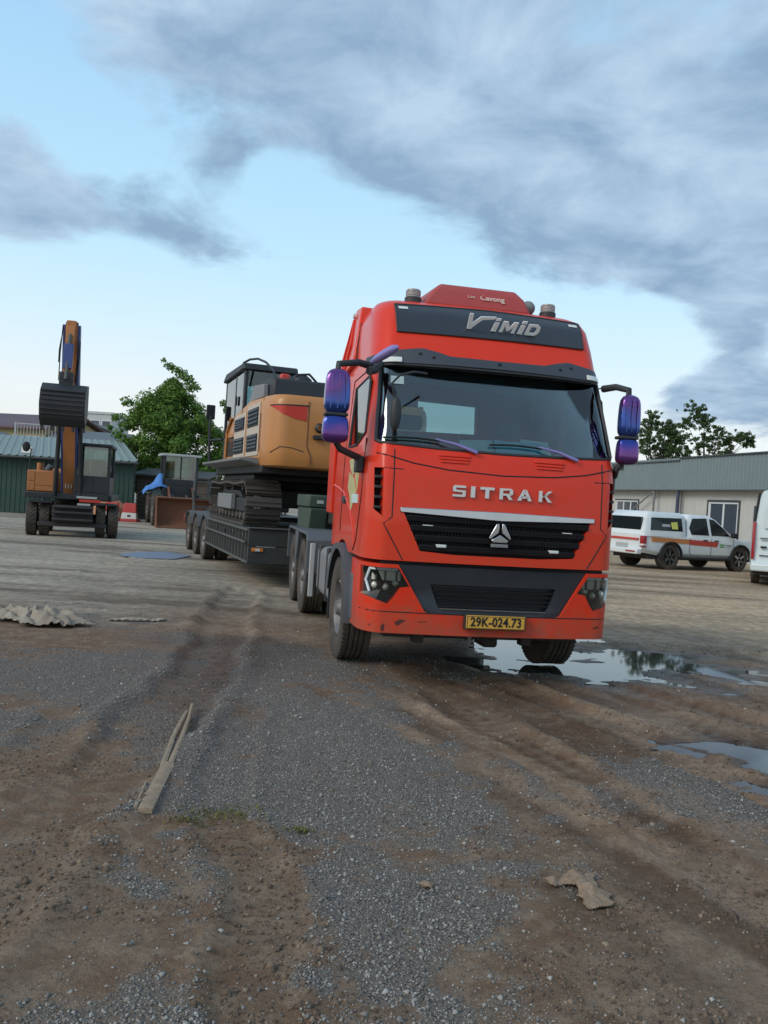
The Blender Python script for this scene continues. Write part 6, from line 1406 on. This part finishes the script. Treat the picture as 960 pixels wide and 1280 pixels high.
# leafy tree behind the loader: lobes over an uneven dome, a loose tuft leaning at the top
for k in range(230):
    a = rr.uniform(0, 2 * PI); h = rr.random(); zz = 1.2 + 6.1 * h; wv = 2.85 * math.sin(PI * min(1, (h * .80 + .24))) ** .55 * (1 - .50 * max(0, h - .62) / .38)
    rad = wv * rr.uniform(.45, 1.0) ** .5; cl.append((rad * math.cos(a), rad * math.sin(a) * .9, zz, rr.uniform(.28, .62)))
cl += [(-.35, 0, 8.15, .26), (-.12, 0, 8.05, .30), (.15, 0, 7.9, .36), (.45, .1, 7.7, .38), (.75, .0, 7.45, .40), (1.0, 0, 7.1, .45), (-.55, 0, 8.4, .18), (2.6, .2, 6.3, .34), (2.75, 0, 5.9, .3), (-2.7, 0, 5.2, .35), (-3.0, 0, 4.6, .25), (-2.3, .3, 6.1, .4)]
tree('leafy_tree', 'dense bright green leafy tree behind the wheel loader', (-12.15, 47.6, 0), .28, [(x * 1.12, y, z * 1.03, r * 1.02) for x, y, z, r in cl] + [(1.5 * math.cos(k * 2.4) * (k % 3) / 2, 1.2 * math.sin(k * 2.4), 1.8 + k * .22, .95) for k in range(22)], 210, .10, 'leaf', 11, .30)
def sparse(seed, pts):
    q = random.Random(seed); c = []
    for (x, z, r) in pts:
        for k in range(int(10 + r * 26)): c.append((x + q.gauss(0, r * .62), q.uniform(-.7, .7), z + q.gauss(0, r * .5), q.uniform(.09, .25)))
    return c
tree('thin_tree', 'open-crowned tree rising behind the shed roof nearest the truck mirror', (17.3, 55.5, 0), .12, sparse(3, [(-.2, 8.2, .45), (.0, 7.5, .8), (-.9, 7.0, .7), (.9, 7.4, .6), (1.3, 6.7, .7), (-.3, 6.3, .9), (.8, 5.9, .7), (-1.2, 6.1, .6)]), 300, .085, 'leaf2', 21, .55)
tree('thin_tree', 'open-crowned tree behind the shed roof nearest the right picture edge', (20.9, 56.5, 0), .12, sparse(4, [(-.7, 8.9, .5), (-1.3, 8.2, .7), (-.2, 8.3, .5), (.6, 7.6, .7), (1.6, 7.1, .5), (2.5, 7.2, .35), (.2, 6.8, .8), (-.8, 6.6, .8), (1.0, 6.3, .8), (2.9, 6.95, .25)]), 300, .085, 'leaf2', 22, .55)
tree('thin_tree', 'darker low tree between the two thin trees behind the shed', (19.0, 58, 0), .11, sparse(6, [(0, 6.5, .8), (-.8, 6.0, .7), (.8, 5.9, .7), (0.2, 7.3, .5)]), 300, .085, 'leaf2', 23, .55)

# ------------------------------------------------------------------ things lying on the ground
MT['sack'] = mat('dirty_canvas', (0.36, 0.315, 0.25), 0.9, var=0.35, scale=14, dirt=0.7, dirtcol=(.14, .115, .09))
MT['drywood'] = mat('dry_split_wood', (0.33, 0.25, 0.17), 0.85, var=0.5, scale=45, dirt=0.6, dirtcol=(.13, .09, .06), dscale=16, bump=.6, bscale=90); MT['rag'] = mat('tan_rag', (0.36, 0.26, 0.18), 0.95, var=0.5, scale=70, dirt=0.8, dirtcol=(.11, .075, .05), dscale=26, bump=.8, bscale=120)
def crumple(name, m, label, cat, loc, rz, outline, hmax, seed, n=46, fold=7.):
    """crumpled sheet: an outline on the ground filled with a folded surface that has thickness"""
    xs = [p[0] for p in outline]; ys = [p[1] for p in outline]; x0, x1, y0, y1 = min(xs), max(xs), min(ys), max(ys)
    def inside(x, y):
        c = False; k = len(outline)
        for i in range(k):
            (ax, ay), (bx, by) = outline[i], outline[i - 1]
            if (ay > y) != (by > y) and x < (bx - ax) * (y - ay) / (by - ay) + ax: c = not c
        return c
    idx = {}; vs = []; fs = []
    gx = np.linspace(x0, x1, n); gy = np.linspace(y0, y1, n)
    def edge(x, y): return min(math.dist((x, y), ((ax + (bx - ax) * t), (ay + (by - ay) * t))) for (ax, ay), (bx, by) in zip(outline, outline[1:] + outline[:1]) for t in (0, .25, .5, .75, 1))
    def V(i, j):
        if (i, j) not in idx:
            x, y = gx[i], gy[j]; e = min(1, edge(x, y) / (.22 * (y1 - y0)))
            z = hmax * (.25 + .75 * e) * (.25 + .75 * abs(math.sin(fold * (x * .8 + y * .5) + 5 * float(vnoise(x * 4 + seed, y * 4)))) * float(.4 + .6 * vnoise(x * 9 + seed, y * 9 + 2)) + .35 * float(vnoise(x * 23 + seed, y * 23))) + .006
            idx[(i, j)] = len(vs); vs.append((x + .02 * float(vnoise(x * 30, y * 30 + seed) - .5), y, z))
        return idx[(i, j)]
    for i in range(n - 1):
        for j in range(n - 1):
            if inside((gx[i] + gx[i + 1]) / 2, (gy[j] + gy[j + 1]) / 2): fs.append((V(i, j), V(i + 1, j), V(i + 1, j + 1), V(i, j + 1)))
    o = MB().add(vs, fs).build(name, m, smooth=50); sd_ = o.modifiers.new('thick', 'SOLIDIFY'); sd_.thickness = .006; sd_.offset = -1
    o.location = loc; o.rotation_euler = (0, 0, rz); tag(o, label, cat); return o
crumple('crumpled_tarpaulin', 'sack', 'crumpled dirty beige canvas sheet lying on the ground at the left', 'canvas', (-3.78, 9.68, ground_z(-3.78, 9.68)), .12, [(-.62, .10), (-.45, .30), (-.20, .26), (.10, .28), (.40, .24), (.42, .02), (.62, -.10), (.40, -.16), (.36, -.30), (.05, -.32), (-.16, -.34), (-.22, -.12), (-.5, -.04)], .17, 3, 60, 16.)
crumple('rag', 'rag', 'torn tan rag lying on the brown mud in the right foreground', 'rag', (.93, 3.68, ground_z(.93, 3.68)), 0., [(-.10, .09), (-.13, .07), (-.08, .01), (-.04, .045), (.0, .03), (.0, -.09), (.02, -.18), (.06, -.165), (.10, -.15), (.135, -.12), (.125, -.08), (.15, -.03), (.105, .02), (.10, .08), (.125, .16), (.085, .17), (.03, .135), (-.03, .13), (-.06, .085)], .075, 8, 80, 34.)
crumple('cardboard_piece', 'sack', 'flat pale strip of packing board on the ground between canvas sheet and truck', 'cardboard', (-2.88, 10.25, ground_z(-2.88, 10.25)), .3, [(-.33, -.05), (-.30, .07), (.10, .06), (.34, .08), (.33, -.03), (.0, -.05)], .035, 5)
crumple('cloth_scrap', 'rag', 'tiny pale scrap beside the gravel left of the tan rag', 'scrap', (.28, 3.62, ground_z(.28, 3.62)), 0., [(-.04, 0), (0, .03), (.04, .01), (.02, -.03)], .02, 11, 14)
MT['bluesheet'] = mat('faded_blue_sheet', (0.13, 0.19, 0.30), 0.55, var=0.25, scale=5, dirt=0.5, dirtcol=(.25, .23, .20), dscale=3)
crumple('plastic_sheet', 'bluesheet', 'faded blue plastic sheet lying flat beside the rear wheels of the lowbed trailer', 'plastic sheet', (-5.30, 20.3, -.003), 0., [(-.75, -.55), (-.62, .60), (-.15, 1.2), (.40, .75), (.72, .35), (.62, -.9), (.0, -1.15), (-.5, -.95)], .018, 13, 40)
# split bamboo lath: one butt end, three prongs
wd = thing('split_lath', 'long split wooden lath with forked end lying on the gravel', 'wood', (0, 0, 0))
def lath(pts, w0, w1, th, name):
    P = []; Q = []
    for i, (x, y) in enumerate(pts):
        a = Vector(pts[max(0, i - 1)]); b = Vector(pts[min(len(pts) - 1, i + 1)]); t = (b - a).normalized(); nn = Vector((-t.y, t.x)); w = w0 + (w1 - w0) * i / (len(pts) - 1); z = .016
        P.append([(x + nn.x * w * k, y + nn.y * w * k, z + th * (1 - .35 * k * k)) for k in (-1, -.5, 0, .5, 1)]); Q.append([(x + nn.x * w * k, y + nn.y * w * k, z - .01) for k in (-1, -.5, 0, .5, 1)])
    return MB().slab(P, Q).build(name, 'drywood', wd)
def lerp2(a, b, n): return [(a[0] + (b[0] - a[0]) * i / n, a[1] + (b[1] - a[1]) * i / n) for i in range(n + 1)]
lath(lerp2((-1.095, 4.24), (-1.165, 4.98), 4), .036, .036, .020, 'butt_end')
lath([(-1.185, 4.92), (-1.23, 5.25), (-1.275, 5.55), (-1.315, 5.95), (-1.335, 6.18)], .017, .012, .016, 'prong')
lath([(-1.150, 4.95), (-1.185, 5.25), (-1.22, 5.55), (-1.275, 5.97), (-1.345, 6.40)], .018, .010, .016, 'prong')
lath([(-1.130, 4.85), (-1.15, 5.0), (-1.165, 5.14)], .012, .006, .014, 'prong')
lath([(-1.150, 4.26), (-1.175, 4.45), (-1.20, 4.64)], .010, .007, .014, 'splinter')
# two small tufts of weed
def weed(label, cx, cy, rx, ry, n, seed):
    r = np.random.default_rng(seed); x = cx + r.normal(size=n) * rx; y = cy + r.normal(size=n) * ry; h = ground_fields(x, y)[0]; mb = MB()
    for i in range(n):
        a = r.random() * 2 * PI; l = .012 + .022 * r.random(); d = Vector((math.cos(a), math.sin(a), .5 + r.random())).normalized() * l; p = Vector((x[i], y[i], h[i] + .002)); s_ = Vector((-math.sin(a), math.cos(a), 0)) * .004
        mb.add([p - s_ * .5, p + d * .5 + s_, p + d, p + d * .5 - s_], [(0, 1, 2, 3)])
    o = mb.build('weeds', MT['weed'], smooth=0); tag(o, label, 'weeds', kind='stuff')
MT['weed'] = leaf_mat('weed_leaf', (.08, .09, .02), (.13, .135, .03), (.20, .19, .05))
weed('thin yellowish weed growing beside the split lath', -.72, 4.30, .11, .05, 200, 2); weed('small yellow-green weed tuft on the grey gravel', -.30, 4.13, .035, .02, 80, 3); weed('sparse weed at the foot of the split lath', -.86, 4.14, .05, .02, 60, 4)
